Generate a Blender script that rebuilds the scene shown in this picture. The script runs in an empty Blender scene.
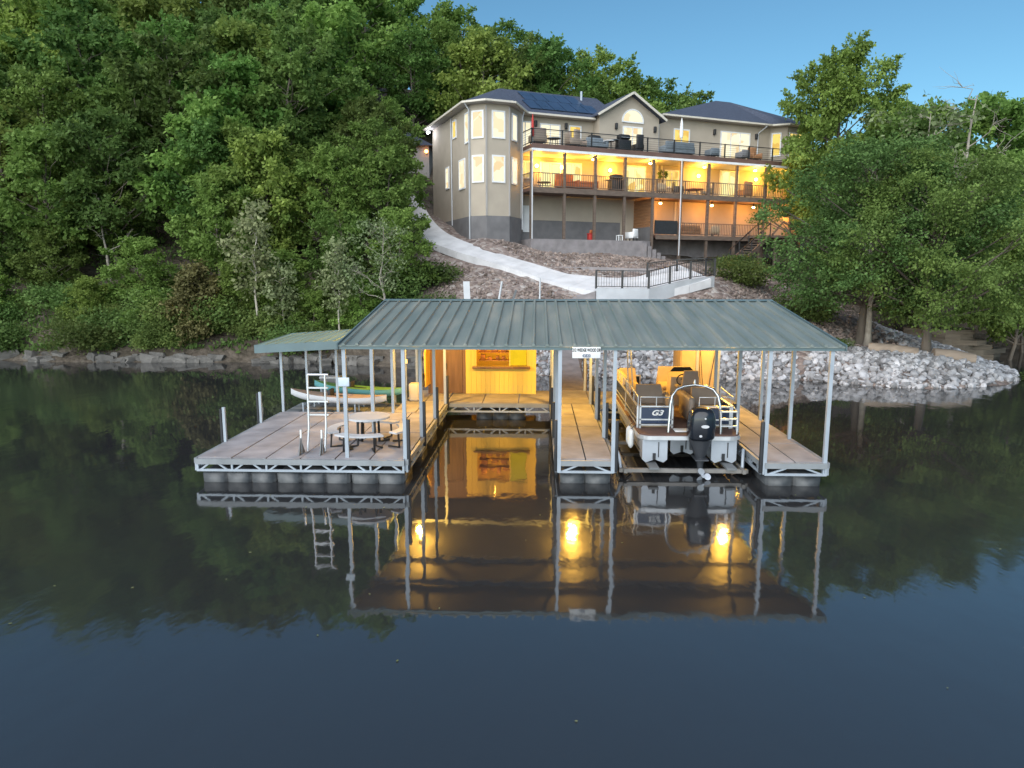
import bpy, bmesh, math, random
import numpy as np
from mathutils import Vector, Matrix
PI = math.pi
R = math.radians
random.seed(7)
rng = np.random.default_rng(11)
scene = bpy.context.scene
COL = scene.collection

# ------------------------------------------------------------------ helpers
OFF = {}

class MB:
    """collects simple shapes into one mesh"""
    def __init__(self):
        self.v = []; self.f = []; self.s = []
    def _add(self, vs, fs, smooth=False):
        n = len(self.v)
        self.v += [tuple(p) for p in vs]
        self.f += [tuple(i + n for i in f) for f in fs]
        self.s += [smooth] * len(fs)
        return self
    def box(self, x0, x1, y0, y1, z0, z1):
        vs = [(x0,y0,z0),(x1,y0,z0),(x1,y1,z0),(x0,y1,z0),(x0,y0,z1),(x1,y0,z1),(x1,y1,z1),(x0,y1,z1)]
        return self._add(vs, [(0,3,2,1),(4,5,6,7),(0,1,5,4),(1,2,6,5),(2,3,7,6),(3,0,4,7)])
    def hexa(self, b, t):
        return self._add(list(b) + list(t), [(0,3,2,1),(4,5,6,7),(0,1,5,4),(1,2,6,5),(2,3,7,6),(3,0,4,7)])
    def rbox(self, x0, x1, y0, y1, z0, z1, r=0.03):
        """box with chamfered edges"""
        bm = bmesh.new()
        bmesh.ops.create_cube(bm, size=1)
        for v in bm.verts:
            v.co = ((x0+x1)/2 + v.co.x*(x1-x0), (y0+y1)/2 + v.co.y*(y1-y0), (z0+z1)/2 + v.co.z*(z1-z0))
        r = min(r, abs(x1-x0)*.45, abs(y1-y0)*.45, abs(z1-z0)*.45)
        bmesh.ops.bevel(bm, geom=bm.edges[:], offset=r, segments=2, profile=.5, affect='EDGES')
        self.bm(bm, True); return self
    def bm(self, bm, smooth=False):
        bm.verts.index_update()
        self._add([v.co[:] for v in bm.verts], [[v.index for v in f.verts] for f in bm.faces], smooth)
        bm.free()
    def beam(self, p0, p1, w, h, up=(0,0,1)):
        p0 = Vector(p0); p1 = Vector(p1); d = (p1-p0).normalized()
        u = Vector(up)
        if abs(d.dot(u)) > .98: u = Vector((0,1,0))
        s = d.cross(u).normalized(); t = s.cross(d)
        a = s*(w/2); b = t*(h/2)
        vs = [p0-a-b,p0+a-b,p0+a+b,p0-a+b,p1-a-b,p1+a-b,p1+a+b,p1-a+b]
        return self._add(vs, [(0,1,2,3),(7,6,5,4),(0,4,5,1),(1,5,6,2),(2,6,7,3),(3,7,4,0)])
    def tube(self, pts, r, n=8, cap=True):
        pts = [Vector(p) for p in pts]
        rs = r if isinstance(r, (list, tuple)) else [r]*len(pts)
        vs = []; fs = []
        prev = None
        for i, p in enumerate(pts):
            d = (pts[min(i+1,len(pts)-1)] - pts[max(i-1,0)])
            d = d.normalized() if d.length > 1e-9 else Vector((0,0,1))
            if prev is None:
                u = Vector((0,0,1)) if abs(d.z) < .9 else Vector((1,0,0))
            else:
                u = prev
            s = d.cross(u)
            if s.length < 1e-6: s = d.cross(Vector((0,1,0)))
            s.normalize(); t = s.cross(d).normalized(); prev = t
            for k in range(n):
                a = 2*PI*k/n
                vs.append(p + s*(math.cos(a)*rs[i]) + t*(math.sin(a)*rs[i]))
        for i in range(len(pts)-1):
            for k in range(n):
                k2 = (k+1) % n
                fs.append((i*n+k, i*n+k2, (i+1)*n+k2, (i+1)*n+k))
        self._add(vs, fs, True)
        if cap:
            self._add(vs[:n], [tuple(range(n))]); self._add(vs[-n:], [tuple(reversed(range(n)))])
        return self
    def prism(self, poly, axis, a0, a1):
        """2D polygon extruded along axis"""
        def P(p, a):
            if axis == 'x': return (a, p[0], p[1])
            if axis == 'y': return (p[0], a, p[1])
            return (p[0], p[1], a)
        n = len(poly)
        vs = [P(p, a0) for p in poly] + [P(p, a1) for p in poly]
        fs = [tuple(range(n)), tuple(range(2*n-1, n-1, -1))] + [(i, i+n, (i+1) % n + n, (i+1) % n) for i in range(n)]
        return self._add(vs, fs)
    def ball(self, c, r, n=10, sc=(1,1,1)):
        bm = bmesh.new()
        bmesh.ops.create_uvsphere(bm, u_segments=n, v_segments=max(5, n*2//3), radius=r)
        for v in bm.verts:
            v.co = (c[0]+v.co.x*sc[0], c[1]+v.co.y*sc[1], c[2]+v.co.z*sc[2])
        self.bm(bm, True); return self
    def sheet(self, pts, th):
        """quad sheet given by 4 top points, thickness downward"""
        b = [(p[0], p[1], p[2]-th) for p in pts]
        return self.hexa(b, pts)
    def build(self, name, m, parent=None, fixn=True):
        o = np.array(OFF.get(parent, (0,0,0)), dtype=float) if parent is not None else np.zeros(3)
        me = bpy.data.meshes.new(name)
        vs = (np.array(self.v, dtype=float) - o)
        me.from_pydata(vs.tolist(), [], self.f)
        if fixn:
            bm = bmesh.new(); bm.from_mesh(me)
            bmesh.ops.recalc_face_normals(bm, faces=bm.faces[:])
            bm.to_mesh(me); bm.free()
        for p, s in zip(me.polygons, self.s): p.use_smooth = s
        me.materials.append(m)
        ob = bpy.data.objects.new(name, me); COL.objects.link(ob)
        if parent is not None:
            ob.parent = parent; OFF[ob] = OFF.get(parent, (0,0,0))
        return ob

def tag(o, label=None, cat=None, group=None, kind=None):
    if label: o['label'] = label
    if cat: o['category'] = cat
    if group: o['group'] = group
    if kind: o['kind'] = kind
    return o

def thing(name, label, cat, loc, group=None, rz=0, off=None):
    o = bpy.data.objects.new(name, None); COL.objects.link(o)
    o.empty_display_size = .3
    o.location = loc; o.rotation_euler = (0,0,rz)
    OFF[o] = tuple(loc) if off is None else off
    return tag(o, label, cat, group)

def copy_tree(o, parent=None):
    c = o.copy(); COL.objects.link(c)
    if parent is not None: c.parent = parent
    for ch in list(o.children): copy_tree(ch, c)
    return c

# ------------------------------------------------------------------ materials
def newmat(name):
    m = bpy.data.materials.new(name); m.use_nodes = True
    nt = m.node_tree; nt.nodes.clear()
    out = nt.nodes.new('ShaderNodeOutputMaterial')
    return m, nt, out

def L(nt, a, b): nt.links.new(a, b)

def pmat(name, c, rough=.6, metal=0., var=.18, scale=3., bump=.0, bscale=20., c2=None, spec=.5, objvar=0., island=0., stretch=(1,1,1)):
    """principled with noise driven colour variation (wear) and bump"""
    m, nt, out = newmat(name)
    p = nt.nodes.new('ShaderNodeBsdfPrincipled'); L(nt, p.outputs[0], out.inputs[0])
    p.inputs['Roughness'].default_value = rough; p.inputs['Metallic'].default_value = metal
    p.inputs['Specular IOR Level'].default_value = spec
    tc = nt.nodes.new('ShaderNodeTexCoord'); mp = nt.nodes.new('ShaderNodeMapping')
    mp.inputs['Scale'].default_value = stretch
    L(nt, tc.outputs['Object'], mp.inputs[0])
    n = nt.nodes.new('ShaderNodeTexNoise'); n.inputs['Scale'].default_value = scale; n.inputs['Detail'].default_value = 6
    L(nt, mp.outputs[0], n.inputs['Vector'])
    cr = nt.nodes.new('ShaderNodeValToRGB')
    a = [max(0, x*(1-var)) for x in c]; b = list(c2) if c2 else [min(1, x*(1+var)) for x in c]
    cr.color_ramp.elements[0].position = .3; cr.color_ramp.elements[1].position = .7
    cr.color_ramp.elements[0].color = (*a,1); cr.color_ramp.elements[1].color = (*b,1)
    L(nt, n.outputs['Fac'], cr.inputs[0])
    src = cr.outputs[0]
    if objvar:
        oi = nt.nodes.new('ShaderNodeObjectInfo'); mr = nt.nodes.new('ShaderNodeMapRange')
        mr.inputs[3].default_value = 1-objvar; mr.inputs[4].default_value = 1+objvar
        L(nt, oi.outputs['Random'], mr.inputs[0])
        hs = nt.nodes.new('ShaderNodeHueSaturation'); L(nt, mr.outputs[0], hs.inputs['Value']); L(nt, src, hs.inputs['Color'])
        src = hs.outputs[0]
    if island:
        gi = nt.nodes.new('ShaderNodeNewGeometry'); mi = nt.nodes.new('ShaderNodeMapRange')
        mi.inputs[3].default_value = 1-island; mi.inputs[4].default_value = 1+island
        L(nt, gi.outputs['Random Per Island'], mi.inputs[0])
        hi = nt.nodes.new('ShaderNodeHueSaturation'); L(nt, mi.outputs[0], hi.inputs['Value']); L(nt, src, hi.inputs['Color']); src = hi.outputs[0]
    L(nt, src, p.inputs['Base Color'])
    # roughness breakup
    mr2 = nt.nodes.new('ShaderNodeMapRange'); mr2.inputs[3].default_value = max(.02, rough-.1); mr2.inputs[4].default_value = min(1, rough+.1)
    L(nt, n.outputs['Fac'], mr2.inputs[0]); L(nt, mr2.outputs[0], p.inputs['Roughness'])
    if bump:
        n2 = nt.nodes.new('ShaderNodeTexNoise'); n2.inputs['Scale'].default_value = bscale; n2.inputs['Detail'].default_value = 5
        L(nt, mp.outputs[0], n2.inputs['Vector'])
        bp = nt.nodes.new('ShaderNodeBump'); bp.inputs['Strength'].default_value = bump; bp.inputs['Distance'].default_value = .03
        L(nt, n2.outputs['Fac'], bp.inputs['Height']); L(nt, bp.outputs[0], p.inputs['Normal'])
    return m

def emit(name, c, s, var=0., scale=1.5, c2=None):
    m, nt, out = newmat(name)
    e = nt.nodes.new('ShaderNodeEmission'); L(nt, e.outputs[0], out.inputs[0])
    e.inputs[0].default_value = (*c,1); e.inputs[1].default_value = s
    if var:
        tc = nt.nodes.new('ShaderNodeTexCoord')
        n = nt.nodes.new('ShaderNodeTexVoronoi'); n.distance = 'CHEBYCHEV'; n.inputs['Scale'].default_value = scale*2.2; n.inputs['Randomness'].default_value = .9
        L(nt, tc.outputs['Object'], n.inputs['Vector'])
        cr = nt.nodes.new('ShaderNodeValToRGB'); cr.color_ramp.elements[0].position = .0; cr.color_ramp.elements[1].position = .55
        cr.color_ramp.elements[0].color = (*(c2 or [x*(1-var) for x in c]),1); cr.color_ramp.elements[1].color = (*c,1)
        sp_ = nt.nodes.new('ShaderNodeSeparateColor'); L(nt, n.outputs['Color'], sp_.inputs[0]); L(nt, sp_.outputs[0], cr.inputs[0]); L(nt, cr.outputs[0], e.inputs[0])
    return m

def leafmat(name, c1, c2, trans=.45, vary=.3):
    m, nt, out = newmat(name)
    g = nt.nodes.new('ShaderNodeNewGeometry'); oi = nt.nodes.new('ShaderNodeObjectInfo')
    cr = nt.nodes.new('ShaderNodeValToRGB')
    cr.color_ramp.elements[0].color = (*c1,1); cr.color_ramp.elements[1].color = (*c2,1)
    tc = nt.nodes.new('ShaderNodeTexCoord')
    n = nt.nodes.new('ShaderNodeTexNoise'); n.inputs['Scale'].default_value = .55; n.inputs['Detail'].default_value = 2
    L(nt, tc.outputs['Object'], n.inputs['Vector'])
    ad = nt.nodes.new('ShaderNodeMath'); ad.operation = 'MULTIPLY_ADD'; ad.inputs[1].default_value = .5
    mm = nt.nodes.new('ShaderNodeMapRange'); mm.inputs[1].default_value = .35; mm.inputs[2].default_value = .65; mm.inputs[3].default_value = 0; mm.inputs[4].default_value = .5
    L(nt, n.outputs['Fac'], mm.inputs[0])
    L(nt, g.outputs['Random Per Island'], ad.inputs[0]); L(nt, mm.outputs[0], ad.inputs[2]); L(nt, ad.outputs[0], cr.inputs[0])
    hs = nt.nodes.new('ShaderNodeHueSaturation'); hs.inputs['Saturation'].default_value = .92; L(nt, cr.outputs[0], hs.inputs['Color'])
    mr = nt.nodes.new('ShaderNodeMapRange'); mr.inputs[3].default_value = 1-vary; mr.inputs[4].default_value = 1+vary
    L(nt, oi.outputs['Random'], mr.inputs[0]); L(nt, mr.outputs[0], hs.inputs['Value'])
    sn = nt.nodes.new('ShaderNodeMath'); sn.operation = 'MULTIPLY'; sn.inputs[1].default_value = 7.31
    fr = nt.nodes.new('ShaderNodeMath'); fr.operation = 'FRACT'
    L(nt, oi.outputs['Random'], sn.inputs[0]); L(nt, sn.outputs[0], fr.inputs[0])
    mh = nt.nodes.new('ShaderNodeMapRange'); mh.inputs[3].default_value = .476; mh.inputs[4].default_value = .520
    L(nt, fr.outputs[0], mh.inputs[0]); L(nt, mh.outputs[0], hs.inputs['Hue'])
    p = nt.nodes.new('ShaderNodeBsdfPrincipled'); p.inputs['Roughness'].default_value = .65; p.inputs['Specular IOR Level'].default_value = .25
    L(nt, hs.outputs[0], p.inputs['Base Color'])
    t = nt.nodes.new('ShaderNodeBsdfTranslucent'); L(nt, hs.outputs[0], t.inputs[0])
    mx = nt.nodes.new('ShaderNodeMixShader'); mx.inputs[0].default_value = trans
    L(nt, p.outputs[0], mx.inputs[1]); L(nt, t.outputs[0], mx.inputs[2]); L(nt, mx.outputs[0], out.inputs[0])
    return m

M = {}
M['galv'] = pmat('galvanised_steel', (.36,.41,.47), .45, .25, .12, 2.)
M['alu'] = pmat('aluminium', (.55,.57,.6), .35, .5, .1, 3.)
M['chrome'] = pmat('polished_tube', (.5,.52,.55), .22, .85, .1, 3.)
M['alu_matt'] = pmat('pontoon_aluminium', (.42,.46,.52), .42, .4, .12, 1.5, .1, 6)
M['white'] = pmat('white_paint', (.74,.75,.76), .5, 0, .06, 2.)
M['spout'] = pmat('grey_white_downspout', (.50,.52,.55), .5, 0, .1, 1.)
M['trimwhite'] = pmat('cream_trim', (.58,.54,.47), .55, 0, .06, 2.)
M['liftsteel'] = pmat('weathered_lift_steel', (.22,.21,.20), .5, .3, .25, 2.)
M['channel'] = pmat('grey_edge_channel', (.24,.26,.28), .55, .1, .15, 2.)
M['black'] = pmat('black_rubber', (.022,.024,.028), .6, 0, .25, 4.)
M['blackmetal'] = pmat('black_metal', (.02,.02,.022), .45, 0, .2, 5.)
M['float'] = pmat('black_float_plastic', (.05,.058,.068), .5, 0, .3, 3., .2, 8, c2=(.14,.145,.15))
M['deckpanel'] = pmat('grey_deck_panel', (.275,.265,.285), .8, 0, .27, 1.6, .25, 40)
M['deckgrey'] = pmat('dark_grey_dock_plastic', (.14,.15,.16), .7, 0, .2, 2.)
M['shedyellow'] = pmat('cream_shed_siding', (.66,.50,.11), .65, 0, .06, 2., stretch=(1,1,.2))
M['brownwood'] = pmat('brown_painted_wood', (.17,.10,.06), .6, 0, .2, 2., stretch=(6,6,.6))
M['wood'] = pmat('treated_wood', (.13,.095,.075), .7, 0, .25, 2., .2, 10, stretch=(1,1,3))
M['cedar'] = pmat('cedar_boards', (.30,.15,.07), .65, 0, .25, 1.5, stretch=(.6,.6,5))
M['deckbrown'] = pmat('brown_deck_fascia', (.13,.075,.06), .6, 0, .2, 1.2)
M['stucco'] = pmat('beige_stucco', (.40,.345,.28), .85, 0, .06, 1.2, .15, 30)
M['siding'] = pmat('grey_siding', (.36,.34,.325), .75, 0, .06, 1.0)
M['cmu'] = pmat('grey_block', (.16,.155,.16), .9, 0, .16, 1.5, .3, 12)
M['conc'] = pmat('pale_concrete', (.54,.54,.56), .85, 0, .1, 1.2, .2, 25, c2=(.64,.64,.66))
M['concwall'] = pmat('concrete_wall', (.40,.42,.45), .8, 0, .14, .9, .2, 18)
M['terrace'] = pmat('paver_terrace', (.24,.22,.225), .85, 0, .2, 2., .3, 14)
M['shingle'] = pmat('asphalt_shingles', (.050,.062,.095), .75, 0, .25, 6., .5, 30)
M['solar'] = pmat('solar_glass', (.03,.05,.095), .3, 0, .2, 1.)
M['carpet'] = pmat('brown_marine_carpet', (.13,.075,.06), .9, 0, .2, 6., .2, 60)
M['navy'] = pmat('navy_gloss_panel', (.012,.028,.07), .25, 0, .15, 2.)
M['vinyl'] = pmat('taupe_vinyl', (.27,.215,.175), .5, 0, .08, 3.)
M['vinyltan'] = pmat('tan_vinyl', (.50,.40,.27), .5, 0, .08, 3.)
M['engine'] = pmat('black_gloss_cowling', (.012,.016,.024), .16, 0, .1, 2.)
M['enginegrey'] = pmat('dark_grey_casting', (.05,.055,.065), .4, .1, .15, 3.)
M['red'] = pmat('red_fabric', (.42,.03,.025), .6, 0, .1, 3.)
M['greyfab'] = pmat('grey_outdoor_fabric', (.20,.20,.215), .85, 0, .12, 4.)
M['greyblue'] = pmat('blue_grey_cover', (.16,.19,.22), .8, 0, .15, 3.)
M['orangecush'] = pmat('rust_cushion', (.42,.12,.04), .8, 0, .1, 4.)
M['turq'] = pmat('turquoise_plastic', (.13,.36,.38), .4, 0, .08, 2.)
M['green'] = pmat('lime_green_plastic', (.13,.28,.06), .4, 0, .08, 2.)
M['kwhite'] = pmat('white_hull_plastic', (.62,.63,.66), .35, 0, .06, 2.)
M['tableplastic'] = pmat('light_grey_table_plastic', (.52,.53,.56), .55, 0, .08, 3.)
M['bark'] = pmat('grey_brown_bark', (.13,.11,.09), .9, 0, .35, 3., .5, 12, stretch=(1,1,.3))
M['barkshore'] = pmat('pale_grey_bark', (.24,.21,.175), .9, 0, .3, 3., .5, 12, stretch=(1,1,.3))
M['barkpale'] = pmat('pale_sapling_bark', (.42,.39,.33), .85, 0, .25, 4., .3, 14, stretch=(1,1,.3))
M['bone'] = pmat('bleached_dead_wood', (.30,.27,.23), .85, 0, .25, 4., .3, 14)
M['rock'] = pmat('white_limestone', (.34,.345,.37), .85, 0, .2, 2.5, .4, 9, objvar=.3)
M['rockstuff'] = pmat('limestone_rubble', (.30,.30,.315), .85, 0, .3, 1.1, .4, 9, island=.6)
M['bankrock'] = pmat('grey_ledge_rock', (.11,.105,.098), .9, 0, .3, 2.0, .5, 9, objvar=.25)
M['rubble'] = pmat('pink_brown_rubble', (.155,.112,.09), .9, 0, .45, .8, .3, 9, c2=(.33,.265,.235), island=.32)
M['slabrock'] = pmat('tan_layered_rock', (.15,.125,.095), .9, 0, .3, 2., .6, 6, stretch=(.4,.4,5))
M['log'] = pmat('weathered_log', (.30,.24,.19), .85, 0, .25, 2., .4, 10, stretch=(.4,3,3))
M['hangmat'] = pmat('yellow_foam', (.75,.46,.08), .6, 0, .08, 2.)
M['boxcream'] = pmat('cream_plastic', (.58,.52,.42), .5, 0, .06, 2.)
M['orangelocker'] = pmat('pale_locker_panel', (.50,.38,.24), .6, 0, .08, 2.)
M['bulb'] = emit('warm_bulb', (1,.62,.16), 20)
M['bulb_house'] = emit('warm_house_bulb', (1,.74,.30), 9)
M['pane_white'] = emit('lit_window_white', (1,.92,.66), .58, .3, .7, c2=(.85,.64,.36))
M['pane_warm'] = emit('lit_window_warm', (1,.74,.2), .55, .4, 1., c2=(.72,.4,.08))
M['pane_porch'] = emit('lit_porch_window', (1,.88,.40), .62, .35, .8, c2=(.85,.5,.1))
M['shedglow'] = emit('self_glowing_shed_panel', (1,.64,.02), .5, .1, 2)  # emission stands in for lamplight falling on the shed's inner panel
M['vanwhite'] = pmat('white_vehicle_paint', (.55,.57,.62), .25, 0, .05, 1.)
M['glassdark'] = pmat('dark_glass', (.02,.025,.03), .08, 0, .1, 1.)

# lap siding / board variants built with a wave in the bump
def siding_mat(name, c, per, axis='z', rough=.7, c2=None):
    m, nt, out = newmat(name)
    p = nt.nodes.new('ShaderNodeBsdfPrincipled'); L(nt, p.outputs[0], out.inputs[0]); p.inputs['Roughness'].default_value = rough
    tc = nt.nodes.new('ShaderNodeTexCoord'); n = nt.nodes.new('ShaderNodeTexNoise'); n.inputs['Scale'].default_value = 1.3; n.inputs['Detail'].default_value = 5
    L(nt, tc.outputs['Object'], n.inputs['Vector'])
    cr = nt.nodes.new('ShaderNodeValToRGB'); cr.color_ramp.elements[0].position=.3; cr.color_ramp.elements[1].position=.7
    cr.color_ramp.elements[0].color = (*[x*.9 for x in c],1); cr.color_ramp.elements[1].color = (*(c2 or [x*1.08 for x in c]),1)
    L(nt, n.outputs['Fac'], cr.inputs[0]); L(nt, cr.outputs[0], p.inputs['Base Color'])
    w = nt.nodes.new('ShaderNodeTexWave'); w.wave_type='BANDS'; w.bands_direction = axis.upper(); w.wave_profile='SAW'
    w.inputs['Scale'].default_value = PI*2/ (20*per) ; L(nt, tc.outputs['Object'], w.inputs['Vector'])
    b = nt.nodes.new('ShaderNodeBump'); b.inputs['Strength'].default_value=.6; b.inputs['Distance'].default_value=.02
    L(nt, w.outputs['Fac'], b.inputs['Height']); L(nt, b.outputs[0], p.inputs['Normal'])
    return m
M['lap'] = siding_mat('lap_siding', (.35,.325,.30), .2)

# dock roof paint: blue-green steel with weathered streaks running down the slope
def roof_mat():
    m, nt, out = newmat('green_steel_roofing')
    p = nt.nodes.new('ShaderNodeBsdfPrincipled'); L(nt, p.outputs[0], out.inputs[0])
    p.inputs['Roughness'].default_value = .5; p.inputs['Metallic'].default_value = .1
    tc = nt.nodes.new('ShaderNodeTexCoord'); mp = nt.nodes.new('ShaderNodeMapping'); mp.inputs['Scale'].default_value = (2.2,.25,.25)
    L(nt, tc.outputs['Object'], mp.inputs[0])
    n = nt.nodes.new('ShaderNodeTexNoise'); n.inputs['Scale'].default_value = 1.4; n.inputs['Detail'].default_value = 8; L(nt, mp.outputs[0], n.inputs['Vector'])
    cr = nt.nodes.new('ShaderNodeValToRGB')
    cr.color_ramp.elements[0].position=.35; cr.color_ramp.elements[1].position=.78
    cr.color_ramp.elements[0].color=(.14,.178,.172,1); cr.color_ramp.elements[1].color=(.30,.295,.25,1)
    e = cr.color_ramp.elements.new(.55); e.color=(.19,.222,.208,1)
    L(nt, n.outputs['Fac'], cr.inputs[0]); L(nt, cr.outputs[0], p.inputs['Base Color'])
    return m
M['roof'] = roof_mat()
M['rooftrim'] = pmat('green_roof_trim', (.11,.165,.18), .45, .1, .1, 2.)

M['leaf_dark'] = leafmat('dark_green_leaves', (.062,.125,.022), (.18,.30,.060))
M['leaf_mid'] = leafmat('mid_green_leaves', (.082,.165,.022), (.23,.38,.070))
M['leaf_light'] = leafmat('yellow_green_leaves', (.115,.20,.024), (.30,.43,.08))
M['leaf_pale'] = leafmat('pale_grey_green_leaves', (.12,.165,.055), (.30,.35,.17), .3, .1)
M['leaf_olive'] = leafmat('olive_brown_leaves', (.065,.062,.018), (.17,.15,.05), .2)
M['leaf_willow'] = leafmat('grey_green_leaves', (.052,.108,.022), (.15,.245,.055), .3, .12)
M['leaf_shrub'] = leafmat('shrub_leaves', (.06,.12,.022), (.18,.27,.06))

# ------------------------------------------------------------------ terrain
PATH = [(9.6,42.2,4.70),(6.6,41.2,4.02),(3.9,41.6,4.0),(1.4,43.8,4.55),(-.5,45.2,5.15),(-2.5,46.5,5.75),(-4.7,48.0,6.45),(-7.1,50.5,7.4),(-8.6,53.2,8.45),(-9.9,56.5,10.0),(-10.6,60,11.2)]
CTRL = [(-60,36,-1.5),(-45,37,-1.3),(-30,36.8,-1),(-16,36.8,-1),(-8,35.2,-1),(0,31,-1),(8,31,-1),(14,29.8,-1),(18,28.8,-1),(22,29.8,-1),(27,33,-1),(28.5,38,-1),(28,44,-.9),(36,44,-1),(60,44,-1.5),
 (0,12,-3),(-60,10,-3),(60,10,-3),(25,15,-3),(-25,15,-3),
 (-60,40,0),(-45,39.6,0),(-31,39.4,0),(-23,38.8,0),(-16.4,39,0),(-10,38,0),(-3,35.6,0),(2,34,0),(7.8,33.6,0),(12.4,33.1,0),(15.9,31,0),(19.8,31.6,0),(22.5,33.5,0),(24.3,36.5,0),(25.3,40,0),(24.8,44.5,0),(30,48,0),(45,49,0),(70,49,0),
 (-45,40.8,1.0),(-31,40.5,1.0),(-23,40,1.0),(-16.4,40.2,1.1),(-9,39.3,1.0),(-2,37,1.0),(3,35.6,.9),(9,35.2,.9),(13,34.6,.9),(17,32.8,.75),(20,33,.7),
 (-31,46,4.5),(-20,46,4.3),(-12,44,3.1),(-14,50,7),(-25,55,9.5),(-45,55,10),(-60,55,10),(-35,70,18),(-15,70,17.5),(-60,70,18),(-60,100,31),(-30,100,31),(0,100,26),(-18,61,12.8),
 (-15,64,13.2),(-5.3,51.6,7.6),(-9.4,59,9.9),(-.5,50.8,6.7),(6,53.3,6.35),(12.5,56.6,5.75),(20,60,5.6),(24,63,5.6),(-2,49.8,7.2),(-3.6,49.2,7.3),(-4.6,43,4.4),(-8,46.5,5.0),(-12,48,6.0),(-11,53,8.2),
 (6.2,44.0,4.7),(3.6,44.4,4.8),(9.0,45.0,4.95),(6,39.2,3.1),(10,39.3,3.0),(3.5,39.6,3.2),(0,40.5,3.5),(-5,41,3.2),(12,41,3.3),(2.5,38,2.3),(9,37.4,1.9),
 (10,37,1.75),(16,37,1.35),(20,35.5,1.0),(22,38.5,1.0),(14,43,3.6),(14,48,4.9),(8,48,5.6),(3,48.5,5.9),(20,46,2.7),(28,52,2.6),(24,50,2.6),(35,58,5),(50,62,7),(40,80,12),(20,80,11.5),(60,90,15),(0,75,16.5),(10,67,9.8),(70,60,6),
 (120,120,24),(-120,120,34),(0,150,34),(80,150,28),(-100,50,9),(100,55,5),(-110,38,-1),(110,40,-1)] + PATH
_c = np.array(CTRL, float)
def _phi(r2): return np.where(r2 > 0, .5*r2*np.log(r2+1e-12), 0)
_n = len(_c)
_d2 = ((_c[:,None,:2]-_c[None,:,:2])**2).sum(2)
_K = _phi(_d2) + np.eye(_n)*.6
_P = np.c_[np.ones(_n), _c[:,:2]]
_A = np.block([[_K, _P],[_P.T, np.zeros((3,3))]])
_w = np.linalg.solve(_A, np.r_[_c[:,2], 0,0,0])
def hts(x, y):
    x = np.asarray(x, float); y = np.asarray(y, float); sh = x.shape
    x = x.ravel(); y = y.ravel(); o = np.empty(len(x))
    for i in range(0, len(x), 4000):
        a = x[i:i+4000]; b = y[i:i+4000]
        d2 = (a[:,None]-_c[None,:,0])**2 + (b[:,None]-_c[None,:,1])**2
        o[i:i+4000] = _phi(d2) @ _w[:_n] + _w[_n] + _w[_n+1]*a + _w[_n+2]*b
    return np.clip(o, -2.5, 45).reshape(sh)
def ht(x, y): return float(hts(np.array([x]), np.array([y]))[0])

def gravel_zone(x, y):
    """1 where the slope is bare rubble, 0 where it is wooded ground"""
    left = 1/(1+np.exp(-(x - (-6.5 - (y-40)*.28))/.7))
    right = 1/(1+np.exp(-((23.0 - (y-33)*.45) - x)/1.2))
    back = 1/(1+np.exp((y-58)/1.5))
    return left*right*back

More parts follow.
